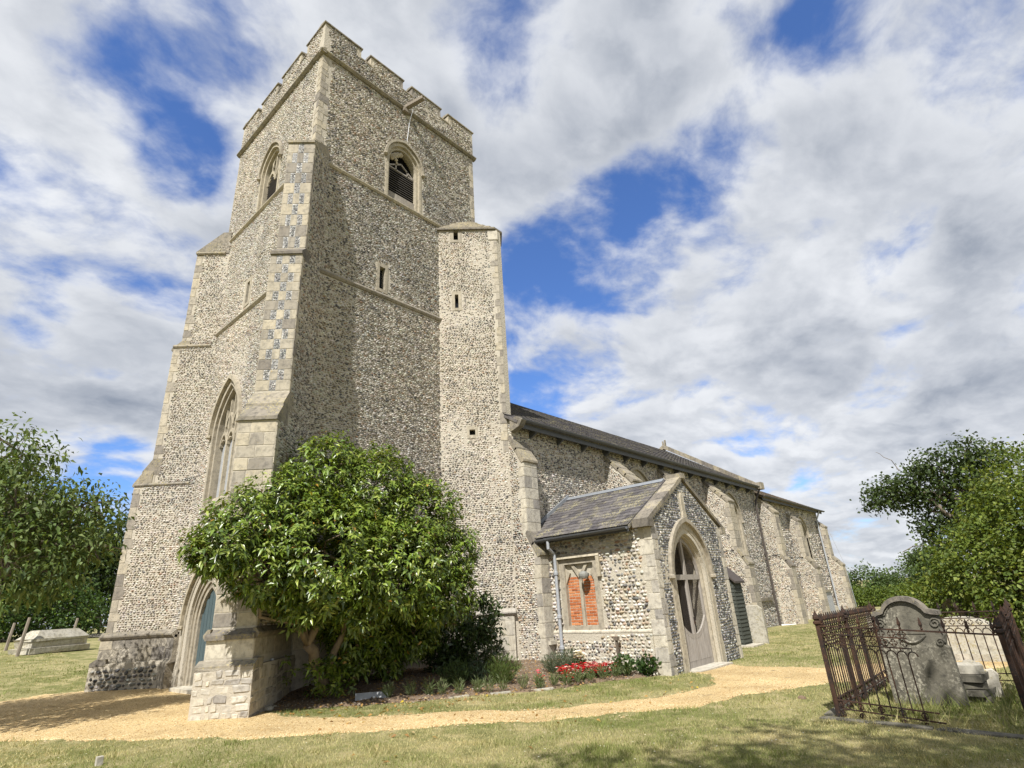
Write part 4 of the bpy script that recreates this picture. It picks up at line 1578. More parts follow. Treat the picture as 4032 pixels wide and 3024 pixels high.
gutter('gutter', (NX0 - .05, 10.59, 6.84), (NX1 - .3, 10.59, 6.86), .085, nroof)
MB().box((NX0 - .02, 10.68, 6.60), (NX1 - .3, 10.72, 6.79)).build('fascia_board', 'gutter', nroof)
for i in range(14):
    x = NX0 + .8 + i * 1.42
    MB().prism([(x, 10.72, 6.56), (x, 10.72, 6.74), (x, 11.02, 6.74), (x, 11.02, 6.40)], (.06, 0, 0)).build('eaves_bracket', 'gutter', nroof)
MB().prism([(NX0 - .10, 10.62, 6.62), (NX0 - .10, 10.50, 6.80), (NX0 - .10, 10.72, 6.95), (NX0 - .10, 11.0, 6.9), (NX0 - .10, 11.0, 6.5)], (.22, 0, 0)).build('eaves_corbel', 'coping', nroof)

# coped east gable of the nave with its finial
cg = []
n = 16
for s, ys in ((-1, 10.62), (1, 21.4)):
    for i in range(n):
        f0, f1 = i / n, (i + 1) / n
        ya, za = ys + (RY - ys) * f0, 6.98 + (RZ + .34 - 6.98) * f0
        yb, zb = ys + (RY - ys) * f1 - s * -.01, 6.98 + (RZ + .34 - 6.98) * f1
        if s < 0 or i % 4 == 0:
            if s > 0:
                f1 = (i + 4) / n
                yb, zb = ys + (RY - ys) * f1, 6.98 + (RZ + .34 - 6.98) * f1
            MB().prism([(NX1 - .22, ya, za - .22), (NX1 - .22, ya, za + .05 + random.uniform(0, .02)), (NX1 - .22, yb, zb + .05), (NX1 - .22, yb, zb - .22)], (.42, 0, 0)).build('gable_coping', 'coping', nroof)
MB().box((NX1 - .26, 10.45, 6.72), (NX1 + .24, 10.78, 7.1)).build('gable_kneeler', 'coping', nroof)
fin = MB().box((NX1 - .10, RY - .10, RZ + .36), (NX1 + .08, RY + .10, RZ + .50))
fin.box((NX1 - .05, RY - .13, RZ + .495), (NX1 + .03, RY - .03, RZ + .72)).box((NX1 - .05, RY + .04, RZ + .495), (NX1 + .03, RY + .12, RZ + .66))
fin.build('broken_finial', 'coping', nroof)

# dark downpipe between nave and chancel
dp = MB().tube([(32.9, 10.6, 6.78), (32.75, 10.75, 6.4), (32.55, 10.86, 6.05), (32.5, 10.88, 5.8), (32.3, 10.88, -.4)], .055, 8)
for z in (1.2, 3.2, 5.0):
    dp.box((32.28 + .03 * z, 10.82, z), (32.42 + .03 * z, 11.0, z + .09))
dp.build('downpipe', 'pipe_d', nave)
MB().tube([(32.3, 10.86, -.36), (32.9, 10.5, -.40), (33.6, 10.35, -.40)], .06, 8).build('drain_pipe', 'plastic_white', nave)

# ================================================================== CHANCEL
CX1, CEZ = 45.0, 6.46
CRY, CRZ = 15.6, 9.0
cb = MB().prism([(NX1 + .01, NY + .02, -1.0), (NX1 + .01, NY + .02, CEZ), (NX1 + .01, CRY, CRZ - .1), (NX1 + .01, 20.2, CEZ), (NX1 + .01, 20.2, -1.0)], (CX1 - NX1, 0, 0))
chancel = cb.build('chancel', 'mortar')
W3C = 40.55
w3_o = sh(arch(1.9, 4.4, 5.5, 8, 2.5), W3C)
pd_o = sh(arch(.8, 1.25, 1.85, 6, -.8), 36.85)
cut(chancel, [prism_cut(PN, w3_o, .3, -.45), prism_cut(PN, pd_o, .3, -.45)])
chancel.parent = CH
chancel.matrix_parent_inverse = Matrix.Translation(-Vector(CH['_off']))
win_frame('window_frame', PN, W3C, 1.62, 4.4, 5.32, 2.5, .0, -.35, .14, chancel, orders=2)
hood('window_hood', PN, W3C, 2.15, 4.5, 5.72, chancel, .08, .09)
tracery('window_tracery', PN, W3C, 1.62, 4.4, 5.32, 2.5, 2, -.18, chancel)
glass('window_glass', PN, W3C, 1.8, 4.4, 5.45, 2.5, -.28, chancel)
win_frame('door_arch', PN, 36.85, .8, 1.25, 1.85, -.6, .02, -.3, .14, chancel, orders=2, k=6)
o_ = sh(arch(.82, 1.25, 1.85, 6, -.6), 36.85)
MB().prism([PN(u, v, -.22) for u, v in o_], (0, .05, 0)).build('door_leaf', 'oak_d', chancel)
FC = Flints()
for x0, x1, ps in ((33.25, 33.95, [(10.0, -.7, 2.5, 10.38, 3.15), (10.25, 3.0, 5.40, 11.0, 6.35)]), (37.95, 38.6, [(10.0, -.7, 2.43, 10.45, 3.1), (10.42, 3.0, 5.25, 11.0, 5.72)]), (44.35, 45.02, [(10.05, -.7, 2.6, 10.55, 3.2), (10.55, 3.0, 5.2, 11.0, 5.62)])):
    pier('buttress', x0, x1, ps, CH, fl=FC)
w3_f = sh(arch(2.3, 4.4, 5.85, 8, 2.35), W3C)
pd_f = sh(arch(1.36, 1.25, 2.25, 6, -.8), 36.85)
FC.face((0, NY + .02, 0), (1, 0, 0), (0, -1, 0), [(NX1, -.3), (CX1, -.3), (CX1, 6.36), (NX1, 6.36)], [w3_f, pd_f, [(41.6, -.6), (43.2, -.6), (43.2, 1.1), (41.6, 1.1)]], 'N', rh=.11, lmin=.08, lmax=.18, h=.026)
FC.build('chancel_flints', chancel)
MB().box((33.9, NY - .12, -.7), (36.1, NY + .05, .05)).box((37.6, NY - .12, -.7), (44.4, NY + .05, .05)).build('plinth', 'ashlar_w', chancel)
MB().box((41.65, NY - .16, -.6), (43.1, NY + .1, 1.0)).build('wall_monument', 'plaster', chancel)
MB().box((41.55, NY - .24, 1.0), (43.2, NY + .1, 1.12)).build('monument_ledge', 'coping', chancel)
rm = MB().prism([(NX1 + .21, 10.62, 6.36), (NX1 + .21, CRY, CRZ), (NX1 + .21, 20.6, 6.36), (NX1 + .21, 20.6, 6.28), (NX1 + .21, CRY, CRZ - .1), (NX1 + .21, 10.65, 6.28)], (CX1 - NX1 - .05, 0, 0))
croof = rm.build('chancel_roof', 'tile', CH)
slates('chancel_tiles', NX1 + .21, CX1 + .16, 10.60, 6.365, CRY, CRZ + .015, .26, .2, 'tile', croof)
gutter('gutter', (NX1 + .15, 10.55, 6.40), (CX1 + .3, 10.55, 6.36), .08, croof)
MB().box((NX1 + .2, 10.66, 6.16), (CX1 + .1, 10.70, 6.35)).build('fascia_board', 'gutter', croof)
dp = MB().tube([(44.1, 10.55, 6.34), (44.12, 10.7, 6.0), (44.12, 10.86, 5.7), (44.12, 10.86, -.4)], .05, 8)
dp.build('downpipe', 'pipe', chancel)
MB().tube([(CX1 + .03, 10.52, 5.2), (CX1 + .06, 10.02, 2.6), (CX1 + .06, 10.0, -.3)], .015, 5).build('lightning_cable', 'pipe', chancel)

# ================================================================== PORCH
PX0, PX1, PY = 12.77, 17.0, 6.92
PXC, PEZ, PRZ = 14.92, 3.30, 4.52
PPS = frame3((0, PY, 0), (1, 0, 0), (0, -1, 0))
PPW = frame3((PX0, 0, 0), (0, -1, 0), (-1, 0, 0))
pb = MB().prism([(PX0, PY, -.9), (PX1, PY, -.9), (PX1, PY, PEZ), (PXC, PY, PRZ), (PX0, PY, PEZ)], (0, 4.05, 0))
porch = pb.build('porch', 'mortar_p')
DC = 14.62
pdoor_o = sh(arch(1.80, 1.95, 3.05, 9, -.6), DC)
pw_o = [(-9.75, .85), (-9.75, 2.50), (-8.71, 2.50), (-8.71, .85)]
inner = MB().prism([(PX0 + .55, PY + .55, -.25), (PX1 - .55, PY + .55, -.25), (PX1 - .55, PY + .55, PEZ - .3), (PXC, PY + .55, PRZ - .5), (PX0 + .55, PY + .55, PEZ - .3)], (0, 3.4, 0))
cut(porch, [prism_cut(PPS, pdoor_o, .3, -.7), prism_cut(PPW, pw_o, .3, -.22), inner])
porch.parent = CH
porch.matrix_parent_inverse = Matrix.Translation(-Vector(CH['_off']))
FPo = Flints()
pdoor_f = sh(arch(2.42, 1.95, 3.42, 9, -.6), DC)
gp = [(PX0 + .22, -.35), (PX1 - .22, -.35), (PX1 - .22, PEZ - .05), (PX1 - .1, PEZ), (PXC, PRZ - .02), (PX0 + .1, PEZ), (PX0 + .22, PEZ - .05)]
FPo.face((0, PY, 0), (1, 0, 0), (0, -1, 0), gp, [pdoor_f, [(14.56, 3.3), (14.90, 3.3), (14.90, 4.15), (14.56, 4.15)]], 'K', rh=.062, lmin=.045, lmax=.095, h=.015, fill=1.05, flat=True)
pw_f = [(-9.88, .74), (-9.88, 2.6), (-8.58, 2.6), (-8.58, .74)]
FPo.face((PX0, 0, 0), (0, -1, 0), (-1, 0, 0), [(-10.6, .82), (-PY - .32, .82), (-PY - .32, PEZ - .06), (-10.6, PEZ - .06)], [pw_f], 'P', rh=.080, lmin=.06, lmax=.15, h=.030, fill=1.10, nv=6)
FPo.face((PX0 - .05, 0, 0), (0, -1, 0), (-1, 0, 0), [(-10.6, -.2), (-PY - .32, -.2), (-PY - .32, .72), (-10.6, .72)], [[(-9.8, .55), (-8.7, .55), (-8.7, .9), (-9.8, .9)]], 'P', rh=.075, lmin=.055, lmax=.13, h=.02, fill=1.08)
FPo.build('porch_flints', porch)
MB().box((PX0 - .05, PY + .33, -.5), (PX0 + .05, 10.3, .74)).build('porch_footing', 'mortar_p', porch)
MB().prism([(PX0 - .06, PY + .33, .735), (PX0 - .06, PY + .33, .77), (PX0 + .02, PY + .33, .83), (PX0 + .02, PY + .33, .735)], (0, 3.3, 0)).build('offset_course', 'ashlar_w', porch)
# corner quoins
quoins('quoin', PPS, (0, -1, 0), -.25, PEZ - .05, .29, porch, 'ashlar_w', .32, .20, .06, 1, PX0 - .006)
quoins('quoin', PPS, (0, -1, 0), -.25, PEZ - .05, .29, porch, 'ashlar_w', .32, .20, .06, -1, PX1 + .006)
quoins('quoin', PPW, (-1, 0, 0), -.25, PEZ - .05, .29, porch, 'ashlar_w', .42, .24, .07, -1, -PY + .006)
# west window: stone surround, two bricked-up lights
sur = MB()
e = Vector((.16, 0, 0))
for (a, b_, c_, d_) in ((-9.86, -9.70, .76, 2.58), (-8.76, -8.60, .76, 2.58), (-9.70, -8.76, 2.45, 2.58), (-9.70, -8.76, .76, .90)):
    sur.prism([PPW(a, c_, .012), PPW(b_, c_, .012), PPW(b_, d_, .012), PPW(a, d_, .012)], e)
sur.build('window_surround', 'frame_stone', porch)
lab = MB()
lab.prism([PPW(-9.98, 2.60, .10), PPW(-8.50, 2.60, .10), PPW(-8.50, 2.70, .04), PPW(-9.98, 2.70, .04)], (.16, 0, 0))
lab.prism([PPW(-8.60, 2.08, .09), PPW(-8.50, 2.08, .09), PPW(-8.50, 2.60, .09), PPW(-8.60, 2.60, .09)], (.12, 0, 0))
lab.prism([PPW(-9.98, 2.08, .09), PPW(-9.88, 2.08, .09), PPW(-9.88, 2.60, .09), PPW(-9.98, 2.60, .09)], (.12, 0, 0))
lab.build('window_label', 'frame_stone', porch)
mul = MB()
mul.prism([PPW(-9.275, .90, -.03), PPW(-9.185, .90, -.03), PPW(-9.185, 2.10, -.03), PPW(-9.275, 2.10, -.03)], (.14, 0, 0))
for s in (-1, 1):
    mul.prism([PPW(-9.23 + s * .02, 2.05, -.03), PPW(-9.23 + s * .28, 2.43, -.03), PPW(-9.23 + s * .20, 2.45, -.03), PPW(-9.23 - s * .03, 2.16, -.03)], (.12, 0, 0))
    mul.prism([PPW(-9.23 + s * .47, 1.95, -.03), PPW(-9.23 + s * .47, 2.35, -.03), PPW(-9.23 + s * .33, 2.22, -.03)], (.12, 0, 0))
mul.build('window_mullion', 'frame_stone', porch)
MB().prism([PPW(-9.70, .90, -.096), PPW(-8.76, .90, -.096), PPW(-8.76, 2.45, -.096), PPW(-9.70, 2.45, -.096)], (.05, 0, 0)).build('brick_joint', 'mortar_p', porch)
for a, b_ in ((-9.695, -9.28), (-9.18, -8.765)):
    z, r = .915, 0
    while z < 2.12:
        u = a
        ws = [.215, .20] if r % 2 else [.105, .205, .105]
        for w in ws:
            w2 = min(w, b_ - u)
            block('brick', PPW(u + w2 / 2, z + .031, -.118 + random.uniform(-.005, .005)), (0, -1, 0), (-1, 0, 0), w2 - .016, .06, .056, 'brick', porch)
            u += w2
        z += .0715
        r += 1
# floodlight on the window
fl_ = MB()
fl_.lathe(PPW(-8.99, 2.05, .13), [(.04, 0), (.11, .02), (.13, .07), (.13, .12), (.08, .18), (.03, .19)], 10)
fl_.bar(PPW(-8.99, 2.17, .12), PPW(-8.99, 2.17, -.10), .04, .05)
fl_.build('floodlight', 'lamp', porch)
# porch roof
rm = MB()
for s in (-1, 1):
    xe = PXC + s * 2.42
    ze = PRZ + .10 - 2.42 * (PRZ - PEZ) / 2.12
    rm.prism([(xe, PY + .42, ze), (PXC, PY + .42, PRZ + .10), (PXC, PY + .42, PRZ + .02), (xe, PY + .42, ze - .08)], (0, 3.75, 0))
proof = rm.build('porch_roof', 'slate', CH)
xe = PXC - 2.46
ze = PRZ + .10 - 2.46 * (PRZ - PEZ) / 2.12
L = math.hypot(PXC - xe, PRZ + .10 - ze)
dU = Vector(((PXC - xe) / L, 0, (PRZ + .10 - ze) / L))
nU = Vector((-dU.z, 0, dU.x))
ex = .20
sm = unit_block('slate_piece', .012, .0)
sm.materials.append(MAT['slate'])
for r in range(int(L / ex) + 1):
    y = PY + .45 - (.16 if r % 2 else 0)
    while y < 10.75:
        w = .30 + random.uniform(-.02, .02)
        y0, y1 = max(y, PY + .45), min(y + w, 10.98)
        if y1 - y0 > .06:
            s0 = r * ex + random.uniform(-.008, .006)
            ln = min(ex * 1.55, L - s0 + .02)
            c = Vector((xe, (y0 + y1) / 2, ze)) + dU * (s0 + ln / 2) + nU * (.020 - .004)
            o = bpy.data.objects.new('slate', sm)
            COL.objects.link(o)
            o.parent = proof
            a = -math.asin(dU.z) + .045
            d2 = (dU - nU * .055).normalized()
            n2 = Vector((-d2.z, 0, d2.x))
            m = Matrix((d2 * ln, Vector((0, 1, 0)) * (y1 - y0 - .007), n2 * .013)).transposed().to_4x4()
            m.translation = c
            o.matrix_basis = m
        y += w
MB().prism([(PXC - .16, PY + .5, PRZ + .06), (PXC, PY + .5, PRZ + .17), (PXC + .16, PY + .5, PRZ + .06), (PXC, PY + .5, PRZ + .09)], (0, 3.5, 0)).build('lead_ridge', 'lead', proof)
MB().prism([(xe + .1, 10.90, ze + .05), (PXC, 10.90, PRZ + .12), (PXC, 10.90, PRZ + .25), (xe + .1, 10.90, ze + .16)], (0, .06, 0)).build('lead_flashing', 'lead', proof)
# coped south gable
for s in (-1, 1):
    n = 5
    for i in range(n):
        f0, f1 = i / n, (i + 1) / n
        xa, xb = PXC + s * 2.34 * (1 - f0), PXC + s * 2.34 * (1 - f1)
        zf = lambda x: PRZ + .15 - abs(x - PXC) * (PRZ - PEZ) / 2.12
        j = random.uniform(0, .02)
        MB().prism([(xa, PY - .06, zf(xa) - .10), (xb, PY - .06, zf(xb) - .10), (xb, PY - .06, zf(xb) + j), (xa, PY - .06, zf(xa) + j)], (0, .40, 0)).build('gable_coping', 'coping', proof)
    MB().box((min(PXC + s * 2.36, PXC + s * 2.08), PY - .07, PEZ - .16), (max(PXC + s * 2.36, PXC + s * 2.08), PY + .38, PEZ + .04)).build('gable_kneeler', 'coping', proof)
MB().box((PXC - .12, PY - .09, PRZ + .06), (PXC + .12, PY + .38, PRZ + .21)).build('apex_stone', 'coping', proof)
gutter('gutter', (xe - .06, PY + .46, ze - .02), (xe - .06, 10.35, ze - .05), .075, proof)
MB().box((xe + .01, PY + .46, ze - .14), (xe + .05, 10.4, ze - .01)).build('fascia_board', 'gutter', proof)
dp = MB().tube([(xe - .06, 9.92, ze - .08), (xe - .06, 9.92, ze - .3), (PX0 - .12, 9.92, 2.75), (PX0 - .12, 9.92, .12)], .045, 9)
for z in (.35, 1.1, 2.2):
    dp.lathe((PX0 - .12, 9.92, z), [(.05, 0), (.065, .01), (.065, .08), (.05, .09)], 10)
dp.build('downpipe', 'pipe', porch)
# doorway: moulded arch, hood and the shaft above it
win_frame('door_arch', PPS, DC, 1.68, 1.95, 2.98, -.45, .015, -.40, .16, porch, 'frame_stone', orders=2, k=9)
hood('door_hood', PPS, DC, 2.30, 1.98, 3.36, porch, .10, .09, 'frame_stone')
sh_ = MB()
sh_.prism([PPS(14.60, 3.48, .05), PPS(14.86, 3.48, .05), PPS(14.80, 3.66, .05), PPS(14.66, 3.66, .05)], (0, .1, 0))
sh_.prism([PPS(14.65, 3.66, .03), PPS(14.81, 3.66, .03), PPS(14.79, 4.05, .03), PPS(14.73, 4.16, .03), PPS(14.67, 4.05, .03)], (0, .1, 0))
sh_.build('gable_shaft', 'frame_stone', porch)
# pair of half-slatted wire gates in a pointed frame
GN = -.17
gf = MB()
ring(gf, PPS, sh(arch(1.68, 1.95, 2.98, 9, -.20), DC), sh(arch(1.54, 1.95, 2.86, 9, -.20), DC), GN, GN - .06)
gf.prism([PPS(DC - .05, -.20, GN + .012), PPS(DC + .05, -.20, GN + .012), PPS(DC + .05, 2.9, GN + .012), PPS(DC - .05, 2.9, GN + .012)], (0, .07, 0))
gf.prism([PPS(DC - .80, 1.87, GN + .006), PPS(DC + .80, 1.87, GN + .006), PPS(DC + .80, 2.0, GN + .006), PPS(DC - .80, 2.0, GN + .006)], (0, .05, 0))
gf.prism([PPS(DC - .78, -.20, GN + .004), PPS(DC + .78, -.20, GN + .004), PPS(DC + .78, -.03, GN + .004), PPS(DC - .78, -.03, GN + .004)], (0, .05, 0))
gate_frame = gf.build('gate_frame', 'oak', porch)
for s in (-1, 1):
    rail = MB()
    n = 10
    for i in range(n):
        def cz(f):
            return .50 + .42 * (f ** 1.9)
        f0, f1 = i / n, (i + 1) / n
        u0, u1 = DC + s * (.05 + .70 * f0), DC + s * (.05 + .70 * f1)
        rail.prism([PPS(u0, cz(f0) - .05, GN + .008), PPS(u1, cz(f1) - .05, GN + .008), PPS(u1, cz(f1) + .05, GN + .008), PPS(u0, cz(f0) + .05, GN + .008)], (0, .05, 0))
    rail.build('curved_rail', 'oak', porch)
    for i in range(10):
        f = (i + .5) / 10
        u = DC + s * (.06 + .68 * f)
        MB().box((u - .015, PY - GN - .012, -.04), (u + .015, PY - GN + .018, .50 + .42 * f ** 1.9)).build('gate_slat', 'oak', porch)
wire = MB()
for i in range(1, 32):
    u = DC - .76 + i * .0475
    zt = 1.95 + max(0, .9 * (1 - (abs(u - DC) / .78) ** 1.7))
    wire.bar(PPS(u, .45, GN - .045), PPS(u, zt, GN - .045), .004, .004, (0, 1, 0))
for i in range(50):
    z = .48 + i * .0475
    hw_ = .76 if z < 1.95 else .76 * max(.0, 1 - (z - 1.95) / .95) ** .6
    if hw_ > .05:
        wire.bar(PPS(DC - hw_, z, GN - .048), PPS(DC + hw_, z, GN - .048), .004, .004)
wire.build('wire_mesh', 'pipe_d', porch)
MB().box((DC + .02, PY - GN - .02, .78), (DC + .10, PY - GN - .008, .95)).build('gate_latch', 'iron', porch)
MB().box((PX0 + .5, PY + .5, -.3), (PX1 - .5, 10.4, -.24)).build('porch_floor', 'dark_stone', porch)  # darker stone paints in the gloom inside the porch
MB().box((DC - .95, PY - .28, -.4), (DC + .95, PY + .3, -.19)).build('door_step', 'ashlar_w', porch)
MB().prism([(PX0 + .5, 10.30, -.3), (PX1 - .5, 10.30, -.3), (PX1 - .5, 10.30, PEZ - .15), (PXC, 10.30, PRZ - .3), (PX0 + .5, 10.30, PEZ - .15)], (0, .06, 0)).build('inner_wall', 'oak_d', porch)  # dark wood colour stands in for interior shade behind the gate
# shallow wall ledge and vent beside the nave corner
MB().box((12.46, 10.12, .48), (13.0, 10.4, .58)).build('stone_ledge', 'ashlar_w', nave)

# ================================================================== PLANTS
def unit(v):
    return v / np.maximum(np.linalg.norm(v, axis=-1, keepdims=True), 1e-6)


def leaf_mesh(name, base, d, nrm, L, Wd, col, mat, parent, droop=.25, fold=.18):
    k = len(base)
    d = unit(d)
    s = unit(np.cross(d, nrm))
    n = np.cross(s, d)
    L = np.broadcast_to(L, k)[:, None]
    Wd = np.broadcast_to(Wd, k)[:, None]
    dz = np.array([0, 0, -1.])
    p0 = base
    mid = base + d * L * .5 + dz * L * droop * .25
    lf = base + d * L * .45 + s * Wd * .5 + n * Wd * fold + dz * L * droop * .22
    rg = base + d * L * .45 - s * Wd * .5 + n * Wd * fold + dz * L * droop * .22
    tip = base + d * L + dz * L * droop
    V = np.stack([p0, lf, mid, rg, tip], 1).reshape(-1, 3)
    F0 = np.array([(0, 2, 1), (0, 3, 2), (1, 2, 4), (2, 3, 4)])
    F = (F0[None] + (np.arange(k) * 5)[:, None, None]).reshape(-1, 3)
    return tri_mesh(name, V, F, mat, parent, np.repeat(col, 5, 0))


def in_church(p, m=.06):
    x, y, z = p[:, 0], p[:, 1], p[:, 2]
    r = (x > TX0 - m) & (x < TX1) & (y > TY0 - m)
    r |= (x + y > 23.5 - m * 1.4) & (x < 12.6) & (x > 10.5)
    for (c, o, t, st) in ((cS, oS, tS, SWst), (cN, oN, tN, NWst)):
        k = (x - c.x) * o.x + (y - c.y) * o.y
        a = abs((x - c.x) * t.x + (y - c.y) * t.y)
        for hw, kk, z0, z1 in st:
            r |= (k > -.5) & (k < kk + m) & (a < hw + m) & (z > z0 - .1) & (z < z1 + .1)
    r |= (x > PX0 - m) & (x < 17.1) & (y > PY - m)
    r |= (x > 12.2) & (y > 10.1)
    return r


def palette(cols, k, t=None, v=.18):
    c = np.array([a for a, _ in cols])
    w = np.array([b for _, b in cols], float)
    i = rng.choice(len(c), k, p=w / w.sum())
    return c[i] * rng.uniform(1 - v, 1 + v, (k, 1))


def clusters_in(lobes, n, shell=.62, squash=.9):
    lb = np.array(lobes)
    w = lb[:, 3] ** 2
    i = rng.choice(len(lb), n, p=w / w.sum())
    d = unit(rng.normal(size=(n, 3)))
    rr = lb[i, 3] * (shell + (1 - shell) * rng.random(n) ** .6) * rng.uniform(.82, 1.12, n)
    p = lb[i, :3] + d * rr[:, None] * np.array([1, 1, squash])
    # drop points buried deep inside another lobe
    keep = np.ones(n, bool)
    for q in lb:
        keep &= ~(np.linalg.norm((p - q[:3]) / np.array([1, 1, squash]), axis=1) < q[3] * shell * .75)
    return p[keep], d[keep]


def limb(mb, a, b, r0, r1, n=5, wig=.08, sides=7):
    a, b = Vector(a), Vector(b)
    L = (b - a).length
    pts, rr = [], []
    for i in range(n + 1):
        f = i / n
        p = a.lerp(b, f) + Vector((random.gauss(0, 1), random.gauss(0, 1), random.gauss(0, .6))) * L * wig * math.sin(math.pi * f)
        p.z += L * .10 * math.sin(math.pi * f)
        pts.append(p)
        rr.append(r0 + (r1 - r0) * f)
    mb.tube(pts, rr, sides, True)
    return pts


def broadleaf(name, label, cat, base, top, r0, lobes, ncl, per, L, Wd, cols, rc, mat='leaf', group=None, shell=.6, droop=.25, twig=0, bark='bark', outward=.5, upw=.25, clip=False, trunk=True):
    root = thing(name, label, cat, base, group)
    if trunk:
        tm = MB()
        limb(tm, base, top, r0, r0 * .6, 6, .03, 9)
        for q in lobes:
            st = Vector(base).lerp(Vector(top), random.uniform(.6, 1.0))
            limb(tm, st, q[:3], r0 * .42, r0 * .12, 6, .07)
            for _ in range(2):
                dd = Vector((random.gauss(0, 1), random.gauss(0, 1), random.gauss(.3, .7))).normalized() * q[3] * .8
                limb(tm, Vector(q[:3]), Vector(q[:3]) + dd, r0 * .12, r0 * .03, 4, .08, 5)
        tm.build('trunk', bark, root, True)
    c, d = clusters_in(lobes, ncl, shell)
    if clip:
        k_ = ~in_church(c, .18)
        c, d = c[k_], d[k_]
    k = len(c)
    tw = MB()
    for i in rng.choice(k, min(twig, k), replace=False):
        e_ = c[i] - d[i] * rng.uniform(.5, 1.1) - np.array([0, 0, .2])
        limb(tw, e_, c[i], .010, .004, 3, .05, 4)
    if twig:
        tw.build('twigs', bark, root)['kind'] = 'stuff'
    n = k * per
    ci = np.repeat(np.arange(k), per)
    pos = c[ci] + rng.normal(0, 1, (n, 3)) * rc * np.array([1, 1, .75])
    dirs = unit(rng.normal(size=(n, 3)) + d[ci] * outward + np.array([0, 0, upw]))
    nr = unit(rng.normal(size=(n, 3)) * .6 + np.array([0, 0, 1.]) + d[ci] * .5)
    if clip:
        k_ = ~in_church(pos, .05)
        pos, dirs, nr = pos[k_], dirs[k_], nr[k_]
        ci = ci[k_]
        n = len(pos)
    zz = pos[:, 2] > gz(pos[:, 0], pos[:, 1]) + .05
    pos, dirs, nr, ci = pos[zz], dirs[zz], nr[zz], ci[zz]
    n = len(pos)
    tint = rng.uniform(.75, 1.2, k)[ci]
    col = palette(cols, n) * tint[:, None]
    ll = rng.uniform(.7, 1.2, n)
    leaf_mesh('crown', pos, dirs, nr, L * ll, Wd * ll, col, mat, root, droop)
    return root


# ---- the big glossy evergreen against the tower
BUSH = [(6.25, 11.10, 4.46, 1.0), (5.37, 11.1, 3.58, 1.05), (7.21, 10.82, 4.14, 1.15), (8.05, 10.20, 3.49, 1.1), (8.62, 10.00, 2.66, 0.9), (4.50, 10.75, 3.20, 0.8),
        (4.06, 10.5, 2.81, 0.62), (5.93, 10.43, 2.75, 1.4), (7.25, 9.94, 2.45, 1.2), (8.45, 9.85, 1.9, 0.8), (4.81, 10.6, 2.51, 0.8), (3.76, 10.5, 2.66, 0.36), (7.4, 11.6, 2.1, .9), (8.5, 11.4, 2.1, .95), (7.9, 11.6, 3.0, .9), (9.0, 11.2, 1.5, .7), (7.5, 11.75, 1.3, .62), (8.3, 11.7, 1.25, .66), (6.95, 11.9, 1.5, .5), (9.1, 11.5, .95, .55), (5.70, 10.75, 2.0, 0.72), (6.84, 10.46, 1.85, 0.78), (7.1, 11.3, 1.15, .5), (7.8, 11.2, 1.15, .62), (8.6, 11.0, 1.05, .6), (7.4, 11.4, .65, .4), (8.2, 11.4, .6, .45)]
ev = thing('evergreen_tree', 'large glossy evergreen tree with drooping leaves against the church tower', 'tree', (6.75, 11.35, .12))
tm = MB()
tk0 = Vector((6.75, 11.35, .0))
fork = Vector((6.05, 11.05, 1.05))
p_ = limb(tm, tk0, fork, .13, .10, 5, .03, 9)
f2 = Vector((6.75, 10.85, 2.0))
limb(tm, fork, f2, .085, .07, 4, .04, 8)
limb(tm, Vector((6.6, 11.2, .5)), Vector((6.95, 10.7, 1.9)), .07, .055, 5, .05, 8)
for q in BUSH:
    st = f2 if q[0] > 5.6 else fork
    limb(tm, st, q[:3], .05, .015, 6, .06)
    for _ in range(3):
        dd = Vector((random.gauss(0, 1), random.gauss(0, 1), random.gauss(.2, .7))).normalized() * q[3] * .85
        limb(tm, Vector(q[:3]), Vector(q[:3]) + dd, .016, .005, 4, .08, 5)
tm.build('trunk', 'bark_pale', ev, True)
c, d = clusters_in(BUSH, 9400, .62)
c = np.concatenate([c, np.stack([rng.normal(6.6, .28, 70), rng.normal(11.05, .2, 70), rng.uniform(.15, .8, 70)], 1)])
d = np.concatenate([d, unit(rng.normal(size=(70, 3)) + np.array([-.4, -.6, .4]))])
kk_ = ~in_church(c, .15) & (c[:, 2] > .12)
c, d = c[kk_], d[kk_]
per = 9
n = len(c) * per
ci = np.repeat(np.arange(len(c)), per)
az = np.tile(np.arange(per) / per * 2 * np.pi, len(c)) + np.repeat(rng.uniform(0, 6.28, len(c)), per) + rng.normal(0, .25, n)
ax = unit(d + np.array([0, 0, .9]))
side = unit(np.cross(ax, np.array([.3, .9, .1])))
oth = np.cross(ax, side)
el = rng.normal(.22, .38, n)
dirs = (side[ci] * np.cos(az)[:, None] + oth[ci] * np.sin(az)[:, None]) * np.cos(el)[:, None] + ax[ci] * np.sin(el)[:, None]
pos = c[ci] + rng.normal(0, .03, (n, 3)) + ax[ci] * rng.uniform(-.07, .04, n)[:, None]
kk_ = ~in_church(pos + dirs * .1, .02)
pos, dirs, ci = pos[kk_], dirs[kk_], ci[kk_]
n = len(pos)
nr = ax[ci] + rng.normal(0, .25, (n, 3))
col = palette([((.125, .188, .024), 5), ((.175, .238, .032), 4.5), ((.068, .115, .020), 3), ((.26, .305, .06), 2.0), ((.36, .22, .04), .12), ((.10, .07, .03), .15)], n, v=.28) * rng.uniform(.65, 1.3, len(c))[ci][:, None]
ll = rng.uniform(.6, 1.3, n)
leaf_mesh('crown', pos, dirs, nr, .128 * ll, .050 * ll, col, 'leaf_gloss', ev, .38, .22)

